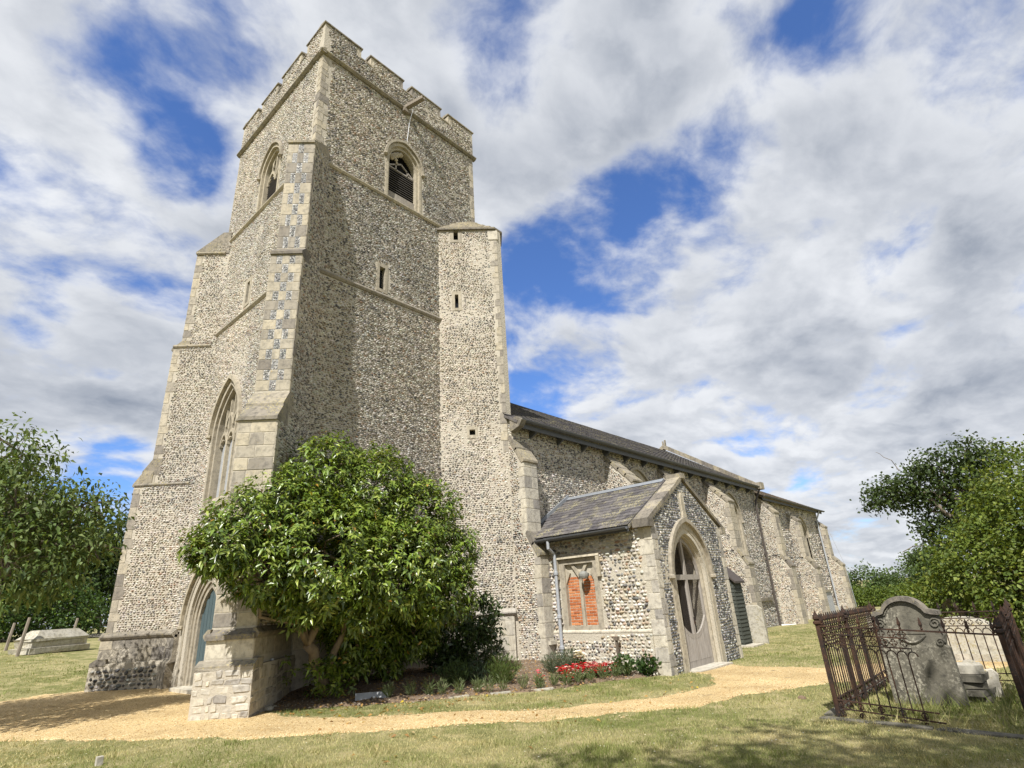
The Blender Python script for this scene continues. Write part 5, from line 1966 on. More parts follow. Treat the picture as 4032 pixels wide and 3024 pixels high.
# ---- dark laurel beside it
broadleaf('laurel_shrub', 'dark rounded laurel shrub at the foot of the stair turret', 'shrub', (10.0, 11.3, .2), (10.05, 11.2, .8), .04,
          [(9.96, 11.1, 0.94, 0.78), (10.42, 10.85, 1.25, 0.68), (10.30, 10.8, 0.6, 0.70), (9.65, 11.2, 0.65, 0.6)], 900, 9, .14, .05,
          [((.045, .078, .020), 5), ((.070, .110, .028), 3), ((.030, .052, .015), 3)], .07, 'leaf_gloss', shell=.55, droop=.15, clip=True)

# ---- cherry tree leaning in from the left
broadleaf('cherry_tree', 'loose cherry tree with hanging leaves and bare twigs at the left edge', 'tree', (-.9, 15.6, 0), (-.5, 15.2, 2.7), .20,
          [(0.1, 14.6, 3.6, 1.7), (1.58, 13.9, 3.75, 1.1), (2.29, 14.1, 3.44, .95), (1.35, 14.2, 4.9, 0.8), (2.5, 14.0, 3.9, 0.6), (2.75, 13.8, 3.1, 0.5), (1.5, 13.6, 2.8, 1.1), (2.2, 13.7, 2.6, .55),
           (-.8, 15.8, 4.2, 1.8), (-1.6, 17.0, 4.0, 2.0), (.4, 16.8, 4.2, 1.6), (1.3, 17.4, 3.8, 1.3), (2.3, 17.0, 4.2, 1.0), (1.7, 16.3, 4.4, 1.0), (2.6, 17.5, 3.6, .8)], 3000, 10, .12, .060,
          [((.125, .175, .050), 4), ((.090, .140, .036), 4), ((.19, .24, .095), 2.6), ((.055, .09, .025), 1.6)], .15, 'leaf', shell=.35, droop=.5, twig=420, bark='bark', upw=-.15)

# ---- trees behind the camera whose shade lies on the lawn
broadleaf('shade_tree', 'spreading tree behind the viewer shading the near lawn', 'tree', (-1.5, -5.2, 0), (-1.2, -4.8, 6.5), .30,
          [(-1.0, -4.9, 10.0, 2.8), (1.4, -5.9, 9.4, 2.6), (-3.0, -3.9, 9.6, 2.4), (2.9, -4.6, 9.8, 1.9), (0.6, -7.0, 9.5, 2.6), (3.9, -7.2, 9.3, 2.3), (4.6, -4.8, 10.2, 1.8), (-3.9, -1.3, 10, 2.3), (-1.6, -1.9, 10.2, 2.2), (.6, -3.0, 10, 2.0), (2.7, -3.7, 10, 1.9)], 2000, 10, .24, .14,
          [((.06, .10, .025), 3), ((.08, .13, .03), 3)], .36, shell=.3)

# ---- left background: tall dark trees, a lighter shrub in front
GB = 'trees beyond the churchyard'
k = 0
for lab, lobes, cl_ in (('dark broadleaf tree behind the chest tomb at the left edge', [(3.0, 45.7, 5.5, 3.8), (5.2, 44.8, 4.6, 3.4), (1.0, 46, 6.5, 3.6), (4.9, 46.5, 6.2, 2.8)], 900),
                        ('dark broadleaf tree directly left of the tower buttress', [(8.6, 47.4, 5.8, 3.4), (10.8, 48.9, 6.2, 3.4), (11.2, 48.8, 7.8, 2.4), (8.0, 46.4, 4.2, 3.0), (11.4, 47.5, 4.0, 2.8)], 900)):
    cx_ = sum(l[0] for l in lobes) / len(lobes)
    cy_ = sum(l[1] for l in lobes) / len(lobes)
    broadleaf('broadleaf_tree', lab, 'tree', (cx_, cy_, gzf(cx_, cy_)), (cx_, cy_, 5.0), .35, lobes, cl_, 13, .34, .20,
              [((.048, .078, .022), 4), ((.072, .112, .030), 3), ((.034, .056, .017), 3)], .45, shell=.35, group=GB)
broadleaf('garden_shrub', 'lighter green rounded shrub behind the chest tomb', 'shrub', (6.6, 41.2, gzf(6.6, 41.2)), (6.6, 41.2, 2.4), .08,
          [(5.98, 41.57, 2.7, 1.7), (7.84, 41.26, 2.6, 1.7), (4.65, 40.4, 2.4, 1.6), (6.8, 41.0, 1.9, 1.4), (3.2, 40.6, 2.3, 1.6), (9.2, 42.4, 2.4, 1.2)], 1000, 10, .19, .12,
          [((.055, .100, .022), 4), ((.08, .14, .03), 3), ((.035, .065, .016), 3), ((.14, .18, .035), 1)], .22, shell=.5)

# ---- right: hawthorn thicket, old oak, hedge, far trees
HW = [(24.0, 1.1, 1.7, 1.7), (24.8, -0.9, 3.5, 2.3), (24.4, 2.1, 0.9, 1.3), (22.6, 0.3, 1.1, 1.7), (25.87, 3.2, 0.6, 1.0), (22.6, -1.8, 2.4, 2.5), (26.5, .2, 3.0, 1.7), (29.72, 4.4, 0.45, .9), (27.5, 2.3, 1.0, 1.2), (24, -3.3, 3.9, 2.6), (25.4, .6, 2.6, 1.3)]
broadleaf('hawthorn_thicket', 'bright green hawthorn thicket at the right edge behind the railings', 'hedge', (24, .2, -.35), (24, .2, 1.6), .10, HW, 4600, 13, .125, .10,
          [((.115, .160, .026), 4), ((.155, .198, .034), 3), ((.080, .122, .022), 3), ((.21, .235, .050), 1.2)], .17, shell=.66, droop=.3, outward=.9, upw=-.1)
OAK = [(59.4, 8.6, 8.7, 1.6), (59.5, 7.2, 8.4, 1.8), (59.5, 9.6, 8.1, 1.0), (59.8, 5.4, 8.8, 2.0), (59.9, 4.2, 10.4, 1.7), (60, 2.2, 10.9, 1.7), (60, .6, 10.4, 1.4), (59.7, 5.6, 6.6, 1.7), (59.6, 4.9, 4.6, 1.7), (59.7, 5.8, 3.2, 1.3), (60, 3.2, 8.0, 2.2), (60, 1.5, 9.0, 2.2), (59.6, 5.6, 10.4, .9), (59.6, 3.4, 5.6, 1.8), (59.5, 6.4, 5.2, .9)]
oak = broadleaf('oak_tree', 'tall dark oak with open limbs rising behind the hawthorn thicket', 'tree', (60, 2.0, -.42), (60, 2.4, 6.0), .55, OAK, 900, 13, .32, .22,
                [((.055, .085, .026), 4), ((.080, .115, .036), 3), ((.036, .056, .018), 2)], .40, shell=.4)
db = MB()
limb(db, (59.6, 5.0, 3.9), (59.5, 8.6, 3.6), .08, .03, 8, .10, 5)
db.build('dead_branch', 'bark', oak)
db = MB()
limb(db, (59.5, 7.0, 10.4), (59.4, 8.3, 12.4), .04, .015, 5, .08, 5)
db.build('dead_branch', 'bark', oak)
broadleaf('field_hedge', 'clipped light green hedge beyond the east end of the church', 'hedge', (53, 9.6, -.42), (53, 9.6, .4), .06,
          [(53 + .15 * i, 6.2 + i * .95, .15, .95) for i in range(8)], 900, 12, .16, .11,
          [((.105, .150, .022), 4), ((.145, .190, .028), 3), ((.075, .115, .02), 3)], .2, shell=.6, trunk=False)
FT_ = 'trees along the field beyond the church'
for i, (x, y, z, r, lab) in enumerate(((70, 14.2, .9, 2.3, 'feathery green tree just right of the chancel corner'), (76, 11.6, .8, 2.2, 'bushy green tree above the big gravestone'),
                                       (64, 7.6, .5, 1.7, 'low pale green thicket left of the oak'), (150, 17.0, 4.4, 3.4, 'far rounded tree on the skyline left of the oak'))):
    f = x / 70
    broadleaf('broadleaf_tree', lab, 'tree', (x, y, -.42), (x, y, z), .2, [(x, y, z, r), (x + .4, y + r * .8, z - .5, r * .8), (x, y - r * .8, z - .4, r * .8)], 420, 12, .30 * f, .18 * f,
              [((.075, .115, .034), 4), ((.10, .15, .042), 3), ((.055, .085, .028), 3)], .36 * f, shell=.5, group=FT_)

# ---- bedding plants
def tuft(name, label, cat, x, y, n, hgt, spread, cols, L, Wd, mat='leaf', group=None, z=None, up_=1.0, droop=.2):
    z = float(bedz(x, y)) if z is None else z
    a = rng.uniform(0, 6.28, n)
    r = spread * np.sqrt(rng.random(n))
    f = rng.random(n)
    pos = np.stack([x + r * np.cos(a) * (.35 + .65 * f), y + r * np.sin(a) * (.35 + .65 * f), z + hgt * f * (1 - .5 * (r / spread) ** 2)], 1)
    dirs = unit(np.stack([np.cos(a) * .45, np.sin(a) * .45, np.full(n, up_)], 1) + rng.normal(0, .3, (n, 3)))
    o = leaf_mesh(name, pos, dirs, unit(rng.normal(size=(n, 3)) + np.array([0, 0, .4])), L * rng.uniform(.6, 1.2, n), Wd, palette(cols, n), mat, None, droop)
    # mesh in local coordinates, object at the plant's foot
    co = np.empty(len(o.data.vertices) * 3, np.float32)
    o.data.vertices.foreach_get('co', co)
    co = co.reshape(-1, 3) - np.array([x, y, z], np.float32)
    o.data.vertices.foreach_set('co', co.ravel())
    o.location = (x, y, z)
    return tag(o, label, cat, group)


LAVC = [((.15, .19, .075), 3), ((.11, .15, .06), 3), ((.22, .25, .13), 2)]
ORD = ['first', 'second', 'third', 'fourth', 'fifth', 'sixth', 'seventh', 'eighth', 'ninth', 'tenth', 'eleventh', 'twelfth', 'thirteenth', 'fourteenth', 'fifteenth', 'sixteenth', 'seventeenth']
for i, (x, y) in enumerate([(7.34, 10.15), (7.70, 9.92), (7.95, 9.66), (8.20, 9.55), (8.45, 9.33), (8.75, 9.10), (8.95, 8.98), (9.17, 8.80), (9.58, 8.60), (9.87, 8.42), (10.2, 8.28), (10.46, 8.15), (10.75, 8.05), (11.05, 7.95), (11.45, 7.9), (11.8, 7.78), (12.14, 7.7)]):
    tuft('lavender_plant', ORD[i] + ' young lavender in the bed edging row, counted from the stone plaque', 'lavender', x, y, 110 + int(random.random() * 60), .27, .11, LAVC, .15, .013, group='young lavenders edging the bed')
tuft('rosemary_bush', 'feathery green bush left of the red begonias, beside the laurel', 'bush', 8.95, 9.95, 900, .45, .42, [((.05, .085, .03), 3), ((.075, .115, .035), 3)], .16, .014)
tuft('rosemary_bush', 'feathery yellow-green bush in front of the stair turret', 'bush', 9.75, 9.35, 1100, .55, .45, [((.075, .115, .03), 3), ((.11, .15, .04), 3)], .18, .014)
tuft('catmint_bush', 'blue-green bush between the two feathery bushes', 'bush', 9.35, 9.75, 700, .42, .35, [((.045, .07, .045), 3), ((.06, .09, .05), 3)], .13, .016)
tuft('grey_lavender', 'grey-green lavender clump left of the drainpipe foot', 'lavender', 11.35, 9.15, 1300, .42, .36, [((.13, .16, .10), 3), ((.10, .13, .08), 3)], .13, .012)
tuft('grey_lavender', 'grey-green lavender clump behind the white flower', 'lavender', 12.1, 9.25, 900, .40, .32, [((.13, .16, .10), 3), ((.09, .12, .07), 3)], .13, .012)


def begonias(label, pts, n, cols, nm='begonia_clump', ps=.042):
    cx_, cy_ = np.mean([p[0] for p in pts]), np.mean([p[1] for p in pts])
    cz_ = float(bedz(cx_, cy_))
    root = thing(nm, label, 'flowers', (cx_, cy_, cz_))
    pos, lp = [], []
    for (x, y, r) in pts:
        k = int(n * r)
        a = rng.uniform(0, 6.28, k)
        rr = r * np.sqrt(rng.random(k))
        pos.append(np.stack([x + rr * np.cos(a), y + rr * np.sin(a), bedz(np.full(k, x), np.full(k, y)) + .10 + .16 * rng.random(k)], 1))
    pos = np.concatenate(pos)
    k = len(pos)
    # five petals each
    ci = np.repeat(np.arange(k), 5)
    a = np.tile(np.arange(5) * 1.257, k) + np.repeat(rng.uniform(0, 6, k), 5)
    dr = np.stack([np.cos(a), np.sin(a), np.full(len(a), .35)], 1)
    leaf_mesh('blossoms', pos[ci], dr, np.tile([0, 0, 1.], (len(a), 1)) + rng.normal(0, .3, (len(a), 3)), ps, ps * .85, palette(cols, k)[ci], 'petal', root, .2)
    m = k * 2
    i2 = rng.integers(0, k, m)
    leaf_mesh('leaves', pos[i2] + rng.normal(0, .03, (m, 3)) - np.array([0, 0, .09]), rng.normal(size=(m, 3)), np.tile([0, 0, 1.], (m, 1)), .07, .045, palette([((.05, .085, .02), 3), ((.10, .05, .03), 1)], m), 'leaf', root)
    return root


RED = [((.58, .012, .022), 6), ((.40, .010, .02), 4), ((.74, .22, .26), 1.8), ((.82, .66, .62), 1.2)]
begonias('bright red and pink begonias massed in front of the porch window', [(10.9, 8.55, .18), (11.15, 8.4, .25), (11.45, 8.35, .28), (11.75, 8.25, .28), (12.0, 8.1, .22), (11.3, 8.6, .24), (11.7, 8.5, .24)], 290, RED)
begonias('single small pink begonia left of the red mass', [(10.35, 8.8, .10)], 200, [((.72, .20, .25), 3), ((.62, .03, .05), 2)])
begonias('dusky red flower beside the laurel shrub', [(10.6, 10.3, .10)], 160, [((.45, .05, .03), 3)])
begonias('low red begonia in front of the begonia mass', [(10.75, 8.25, .09)], 200, RED)
begonias('single white hydrangea head above the red begonias', [(11.75, 8.7, .12)], 420, [((.85, .82, .82), 5), ((.80, .70, .73), 1)], 'hydrangea', .06)
bpy.data.objects['hydrangea'].location.z += .22
for (x, y, lab) in ((12.25, 7.85, 'dark green leafy plant beside the stake at the porch corner'), (12.62, 7.45, 'leafy plant with a white flower at the porch corner')):
    tuft('leafy_plant', lab, 'plant', x, y, 260, .42, .30, [((.04, .08, .022), 3), ((.065, .115, .03), 3)], .12, .07, up_=.5)
MB().box((12.52, 8.12, -.15), (12.57, 8.17, .62)).box((12.49, 8.09, .58), (12.60, 8.20, .66)).build('garden_stake', 'bark')
tag(bpy.data.objects['garden_stake'], 'short dark wooden stake against the porch west wall', 'stake')
pq = MB().prism([(6.85, 10.55, -.01), (7.35, 10.17, -.01), (7.42, 10.27, .10), (6.92, 10.65, .10)], (.03, .04, -.06)).build('stone_plaque', 'plaster')
tag(pq, 'small grey stone plaque propped on the bed under the evergreen', 'plaque')
pp = MB().tube([(5.66, 11.66, -.1), (5.66, 11.66, .80)], .028, 8).lathe((5.66, 11.66, .78), [(.034, 0), (.034, .05), (.01, .06)], 8).build('vent_pipe', 'pipe', None)
tag(pp, 'upright grey pipe stub beside the south-west buttress', 'pipe')
for i, (x, y, s, lab) in enumerate(((5.55, 11.4, .10, 'pale stone lying at the foot of the grey pipe stub'), (5.75, 11.55, .07, 'smaller pale stone behind the pipe stub foot'), (10.7, 3.52, .07, 'dark clod on the lawn left of the railings'))):
    o = MB().lathe((x, y, gzf(x, y) - .01), [(s * .7, 0), (s, s * .3), (s * .8, s * .7), (s * .3, s * .9)], 7).build('loose_stone', 'grave_pale' if i < 2 else 'soil', None)
    tag(o, lab, 'stone')
pegb = MB().box((2.40, 9.32, -.1), (2.47, 9.39, .10)).build('marker_peg', 'grave_pale')
tag(pegb, 'short pale marker peg in the grass at the bottom edge', 'peg')
# edging stones along the front of the bed
for i in range(3):
    f = .46 + i * .075
    k = f * 8
    a = BEDP[int(k)]
    b_ = BEDP[min(int(k) + 1, 8)]
    t = k - int(k)
    x, y = a[0] + (b_[0] - a[0]) * t, a[1] + (b_[1] - a[1]) * t
    dv = Vector((b_[0] - a[0], b_[1] - a[1], 0))
    block('edging_stone', (x, y + .06, gzf(x, y) + .008), dv, (-dv.y, dv.x, 0), .42, .08, .06, 'grave_pale', bed, 1)

# fallen leaves
lv = 320
x = np.concatenate([rng.uniform(5.4, 9.5, 240), rng.uniform(4, 12, 80)])
y = np.concatenate([rng.uniform(8.3, 11.2, 240), rng.uniform(5, 9, 80)])
zz = np.where(inpoly(x, y, BEDP), bedz(x, y), gz2(x, y)) + .03
fl = leaf_mesh('fallen_leaves', np.stack([x, y, zz], 1), unit(np.stack([rng.normal(size=lv), rng.normal(size=lv), rng.normal(0, .2, lv)], 1)), np.tile([0, 0, 1.], (lv, 1)) + rng.normal(0, .4, (lv, 3)), .085, .045,
               palette([((.42, .25, .08), 3), ((.30, .17, .06), 3), ((.50, .38, .20), 2), ((.55, .42, .05), .4)], lv), 'leaf', None)
tag(fl, 'dry fallen leaves under the evergreen', 'leaves', kind='stuff')

# ================================================================== GRAVES
def railing():
    root = thing('grave_railing', 'rusted iron railing with spear finials round a grave plot', 'railing', (9.33, 2.63, -.13))
    A, B, C_, D_ = Vector((9.33, 2.63)), Vector((9.12, .60)), Vector((12.85, 2.63)), Vector((12.65, .62))

    def part(m, name):
        return m.build(name, 'iron', root)
    proto = {}

    def inst(name, maker, loc, rz=0.):
        if name not in proto:
            m = MB()
            maker(m)
            proto[name] = m.build('p_' + name, 'iron', root).data
            bpy.data.objects.remove(bpy.data.objects['p_' + name])
        o = bpy.data.objects.new(name, proto[name])
        COL.objects.link(o)
        o.parent = root
        o.matrix_parent_inverse = Matrix.Translation(-Vector(root['_off']))
        o.location = loc
        o.rotation_euler = (0, 0, rz)
        return o

    def bar_m(m):
        m.tube([(0, 0, 0), (0, 0, .66)], .0085, 6)

    def fin_m(m):
        m.lathe((0, 0, 0), [(.008, 0), (.02, .015), (.010, .03), (.026, .065), (.006, .15)], 4)

    def quat_m(m):
        for i in range(4):
            w = math.pi / 2 * i
            cx_, cz_ = .022 * math.cos(w), .022 * math.sin(w)
            m.tube([(cx_ + .022 * math.cos(t), 0, cz_ + .022 * math.sin(t)) for t in np.linspace(w - 2.2, w + 2.2, 6)], .0055, 4)

    def arch_m(m):
        m.tube([(-.055 * math.cos(t), 0, .055 * math.sin(t)) for t in np.linspace(0, math.pi, 7)], .0085, 5)
        m.tube([(0, 0, .055), (0, 0, .10)], .007, 5)

    def scroll_m(m):
        m.tube([(.035 * math.cos(t), 0, .035 * math.sin(t)) for t in np.linspace(0, 2 * math.pi, 9)], .008, 4)
        m.lathe((0, 0, -.035), [(.004, 0), (.016, .02), (.016, .05), (.004, .07)], 6)

    def side(P, Q, n, z0, z1, solid=(0, 1), finials=True):
        d = (Q - P)
        L = d.length
        rz = math.atan2(d.y, d.x)

        def pt(f, z):
            p = P.lerp(Q, f)
            return (p.x, p.y, z + z0 + (z1 - z0) * f)
        a0, a1 = solid
        m = MB().bar(pt(0, 1.02), pt(1, 1.02), .035, .018)
        part(m, 'top_rail')
        for z, f1 in ((.92, a1 + .02), (.80, a1 + .03), (.09, a1 + .08), (-.01, a1 + .10)):
            part(MB().bar(pt(a0, z), pt(min(f1, 1), z), .03, .014), 'rail')
        for i in range(n):
            f = (i + .5) / n
            if finials:
                if i % 2 == 0 or n > 20:
                    inst('finial', fin_m, pt(f, 1.03), rz)
            if f < a0 or f > a1:
                continue
            inst('bar', bar_m, pt(f, .05), rz)
            inst('quatrefoil', quat_m, pt(f, .97), rz)
            inst('quatrefoil', quat_m, pt(f, .86), rz)
            inst('arch_head', arch_m, pt(min(f + .5 / n, 1), .71), rz)
            if i % 2 == 0:
                inst('scroll', scroll_m, pt(f, .04), rz)
                inst('scroll', scroll_m, pt(f, -.07), rz)
    side(A, B, 17, 0, -.12, (0, .50), True)
    side(A, C_, 30, 0, -.03)
    side(C_, D_, 16, -.03, -.03)
    side(B, D_, 30, -.12, -.05)

    def post(p, z, h=1.16, lean=0.):
        m = MB()
        m.prism([(p.x - .028, p.y - .028, -.2), (p.x + .028, p.y - .028, -.2), (p.x + .028, p.y + .028, -.2), (p.x - .028, p.y + .028, -.2)], (lean, 0, z + 1.24))
        m.lathe((p.x + lean, p.y, z + 1.03), [(.035, 0), (.055, .02), (.055, .045), (.03, .06), (.05, .085), (.045, .11), (.012, .17), (.004, .21)], 8)
        return part(m, 'post')
    post(A, 0)
    post(A.lerp(C_, .44), -.01)
    post(C_, -.03)
    post(B, -.12)
    post(B.lerp(D_, .5), -.08)
    post(D_, -.05)
    for f in (.30, .66):   # flat cast plates of the side gate
        p = A.lerp(C_, f)
        part(MB().box((p.x - .10, p.y - .012, -.1), (p.x + .10, p.y + .006, .82)), 'cast_plate')
    return root


railing()
kb = thing('grave_kerb', 'broken low stone kerb under the iron railing', 'kerb', (9.2, 1.6, -.13))
for (a, b_) in (((9.20, 2.82), (9.10, 2.2)), ((9.10, 2.18), (9.02, 1.5)), ((9.02, 1.48), (8.92, .5)), ((9.3, 2.76), (12.9, 2.76)), ((8.95, .48), (12.7, .48))):
    A_, B_ = Vector((*a, -.13)), Vector((*b_, -.13))
    dv = B_ - A_
    block('kerb_stone', (A_ + B_) / 2 + Vector((random.uniform(-.02, .02), random.uniform(-.02, .02), -.035 + random.uniform(-.015, .015))), dv, (-dv.y, dv.x, 0), dv.length * .97, .16, .13, 'grave_grey', kb, 1)


def headstone(name, label, loc, rz, outline, th, mat, lean=0., extra=None, group=None, cat='gravestone'):
    root = thing(name, label, cat, loc, group, world=False)
    root.rotation_euler = (lean, 0, rz)
    m = MB().prism([(u, -th / 2, v) for u, v in outline], (0, th, 0))
    s = m.build('slab', mat, root)
    md = s.modifiers.new('bevel', 'BEVEL')
    md.width = .012
    md.segments = 2
    if extra:
        extra(root)
    return root


def arc(cx, cz, r, a0, a1, n):
    return [(cx + r * math.cos(math.radians(a0 + (a1 - a0) * i / n)), cz + r * math.sin(math.radians(a0 + (a1 - a0) * i / n))) for i in range(n + 1)]


def big_extra(root):
    m = MB()
    o = [(-.44, 1.27), (-.36, 1.29)] + arc(0, 1.16, .33, 155, 25, 10) + [(.36, 1.29), (.44, 1.27)]
    i_ = [(-.44, 1.21), (-.35, 1.22)] + arc(0, 1.11, .31, 155, 25, 10) + [(.35, 1.22), (.44, 1.21)]
    n = len(o)
    ring(m, frame3((0, 0, 0), (1, 0, 0), (0, -1, 0)), o, i_, .12, -.10)
    m.build('hood_moulding', 'coping', root)
    o2 = [(u * .93, v - .075) for u, v in o]
    i2 = [(u * .93, v - .02) for u, v in i_]
    m = MB()
    ring(m, frame3((0, 0, 0), (1, 0, 0), (0, -1, 0)), o2, i2, .085, -.06)
    m.build('lower_moulding', 'grave_grey', root)
    for s in (-1, 1):
        m = MB()
        for cz_, r in ((1.10, .075), (.84, .06)):
            m.tube([(s * .36 + (r - r * .75 * t / 9) * math.cos(t * s), -.075, cz_ + (r - r * .75 * t / 9) * math.sin(t)) for t in np.linspace(0, 9, 16)], .014, 5)
        m.tube([(s * .40, -.075, 1.02), (s * .43, -.075, .94), (s * .40, -.075, .88)], .014, 5)
        m.build('carved_scroll', 'grave_grey', root)
    m = MB()
    m.tube([(-.20 + .4 * t, -.072, .93 - .10 * math.sin(math.pi * t)) for t in np.linspace(0, 1, 9)], [.008, .014, .018, .02, .022, .02, .018, .014, .008], 5)
    m.bar((-.2, -.07, .96), (.2, -.07, .96), .012, .012)
    m.build('carved_swag', 'grave_grey', root)


big = [(-.46, -.25), (.46, -.25), (.45, .78), (.41, .80), (.44, .95), (.40, 1.05), (.42, 1.20)] + arc(0, 1.12, .32, 25, 155, 8) + [(-.42, 1.20), (-.40, 1.05), (-.44, .95), (-.41, .80), (-.45, .78)]
headstone('gravestone', 'large grey gravestone with moulded arched top and carved scrolls inside the railings', (10.85, 1.78, -.16), -math.pi / 2 - .10, big, .13, 'grave_grey', -.03, big_extra)


def rnd(w, h, r=None):
    return [(-w / 2, -.2), (w / 2, -.2), (w / 2, h - w * .45)] + arc(0, h - w * .5, w * .46, 12, 168, 8) + [(-w / 2, h - w * .45)]


def inset(root):
    m = MB()
    P = frame3((0, 0, 0), (1, 0, 0), (0, -1, 0))
    ring(m, P, arc(0, .92, .22, 0, 180, 8), arc(0, .92, .17, 0, 180, 8), .06, 0)
    m.build('carved_border', 'grave_brown', root)


headstone('gravestone', 'small brown round-topped gravestone right of the large grey one', (23.85, 2.55, -.33), -math.pi / 2 - .1, rnd(.54, 1.22), .1, 'grave_brown', .02, inset)
headstone('gravestone', 'pale gravestone half hidden behind the large grey one', (25.6, 3.05, -.34), -math.pi / 2 - .1, rnd(.56, 1.05), .1, 'grave_pale', -.02)
headstone('gravestone', 'low pale square-topped gravestone between the large grey one and the chancel', (27.3, 5.55, -.35), -math.pi / 2 - .15, [(-.28, -.2), (.28, -.2), (.28, .80), (-.28, .84)], .1, 'grave_pale', .02)
headstone('gravestone', 'pale lichened gravestone leaning by the nave buttress beside the porch', (21.75, 8.28, -.3), -math.pi / 2 + .12, [(-.42, -.2), (.42, -.2), (.42, 1.15), (.30, 1.26), (.0, 1.28), (-.38, 1.22), (-.42, 1.12)], .12, 'grave_pale', .05)
headstone('gravestone', 'small scrolled footstone in the long grass inside the railings', (12.1, 1.25, -.18), -math.pi / 2 + .1, [(-.26, -.2), (.26, -.2), (.24, .22), (.26, .30), (.20, .38), (.10, .36)] + arc(-.06, .36, .14, 10, 170, 6) + [(-.26, .34)], .10, 'grave_pale', .05)
# coped white tomb behind the railings
ct = thing('coped_tomb', 'broad white round-topped tomb behind the railings at right', 'tomb', (17.6, 1.85, -.27))
pts = [(17.4, 1.15, -.3), (17.4, 2.65, -.3), (17.4, 2.65, .25)] + [(17.4, 1.9 + .75 * math.cos(t), .25 + .38 * math.sin(t)) for t in np.linspace(.15, math.pi - .15, 9)] + [(17.4, 1.15, .25)]
MB().prism(pts, (.9, 0, 0)).build('tomb_body', 'grave_pale', ct)
MB().box((17.3, 1.05, -.35), (18.4, 2.75, -.12)).build('tomb_base', 'grave_pale', ct)
# collapsed chest of slabs inside the plot
bc = thing('collapsed_tomb', 'collapsed low tomb of stacked slabs inside the railings', 'tomb', (11.6, 1.35, -.18))
for i, (dx, dy, z, w, d_, hgt, a) in enumerate(((0, 0, .14, .42, .5, .10, .1), (.02, .03, .04, .46, .5, .08, -.1), (-.02, 0, -.05, .44, .54, .08, .2), (.0, .02, -.14, .5, .5, .09, 0), (.05, -.02, .25, .36, .46, .12, -.15))):
    block('stone_slab', (11.6 + dx, 1.32 + dy, z), (math.sin(a), math.cos(a), 0), (-math.cos(a), math.sin(a), 0), w, d_, hgt, 'grave_grey' if i < 4 else 'grave_pale', bc, 1)

# chest tomb and posts far left
cht = thing('chest_tomb', 'long white lichened chest tomb on the far lawn at left', 'tomb', (5.5, 30.3, .84))
dv = Vector((.88, .47, 0)).normalized()
nv_ = Vector((-dv.y, dv.x, 0))
for i, (w, d_, h_, z) in enumerate(((2.45, 1.15, .22, .10), (2.2, 1.0, .22, .32), (2.3, 1.05, .10, .48))):
    block('tomb_course', Vector((5.5, 30.3, gzf(5.5, 30.3) + z)), dv, nv_, w, d_, h_, 'grave_pale', cht, 1)
cpt = Vector((5.5, 30.3, gzf(5.5, 30.3) + .53))
a_, b_ = dv * 1.1, nv_ * .5
hp = [cpt - a_ - b_, cpt + a_ - b_, cpt + a_ + b_, cpt - a_ + b_, cpt - a_ * .72 - b_ * .45 + Vector((0, 0, .3)), cpt + a_ * .72 - b_ * .45 + Vector((0, 0, .3)), cpt + a_ * .72 + b_ * .45 + Vector((0, 0, .3)), cpt - a_ * .72 + b_ * .45 + Vector((0, 0, .3))]
mesh('tomb_lid', hp, [(0, 1, 5, 4), (1, 2, 6, 5), (2, 3, 7, 6), (3, 0, 4, 7), (4, 5, 6, 7), (0, 3, 2, 1)], 'grave_pale', cht)
for (x, y, h_, dx, lab) in ((4.30, 29.2, 1.35, .12, 'leaning split timber post in front of the chest tomb'), (4.35, 32.4, 1.05, .10, 'pale leaning timber post left of the chest tomb'), (6.6, 33.0, 1.15, .12, 'leaning timber post behind the chest tomb')):
    z = gzf(x, y)
    o = MB().tube([(x, y, z - .2), (x + dx * .5, y, z + h_ * .5), (x + dx, y + .05, z + h_)], [.06, .058, .05], 6).build('timber_post', 'oak_d')
    tag(o, lab, 'post', 'timber posts round the chest tomb')
rf = thing('rail_fence', 'two-rail timber fence beyond the track left of the tower', 'fence', (12, 46.2, gzf(12, 46.2)))
for i in range(6):
    x = 8.2 + i * 2.4
    MB().box((x, 46.1, gzf(x, 46.2) - .2), (x + .12, 46.25, gzf(x, 46.2) + 1.15)).build('post', 'oak_d', rf)
    if i < 5:
        for z in (.55, 1.02):
            MB().bar((x, 46.05, gzf(x, 46.2) + z), (x + 2.4, 46.05, gzf(x + 2.4, 46.2) + z), .04, .12).build('rail', 'oak_d', rf)

# lean-to hut beside the porch
hut = thing('boarded_hut', 'narrow dark green boarded hut between the porch and the pale leaning gravestone', 'hut', (20.95, 8.6, -.28))
hx0, hx1, hy0, hy1 = 20.6, 21.3, 8.26, 9.4
MB().prism([(hx0, hy0, -.5), (hx0, hy1, -.5), (hx0, hy1, 2.9), (hx0, hy0, 1.80)], (hx1 - hx0, 0, 0)).build('wall', 'hut', hut)
for i in range(20):
    z = -.30 + i * .125
    ya = hy0 if z < 1.66 else hy0 + (z + .13 - 1.78) * 1.2
    if ya < hy1 - .1:
        MB().prism([(hx0 - .032, ya, z), (hx0 - .032, hy1, z), (hx0 - .008, hy1, z + .122), (hx0 - .008, ya, z + .122)], (.02, 0, 0)).build('board', 'hut', hut)
    if z < 1.6:
        MB().prism([(hx0 - .03, hy0 - .032, z), (hx1, hy0 - .032, z), (hx1, hy0 - .008, z + .122), (hx0 - .03, hy0 - .008, z + .122)], (0, .02, 0)).build('board', 'hut', hut)
MB().prism([(hx0 - .10, hy0 - .12, 1.74), (hx0 - .10, hy1, 2.98), (hx0 - .10, hy1, 3.05), (hx0 - .10, hy0 - .12, 1.81)], (hx1 - hx0 + .2, 0, 0)).build('roof', 'pipe_d', hut)
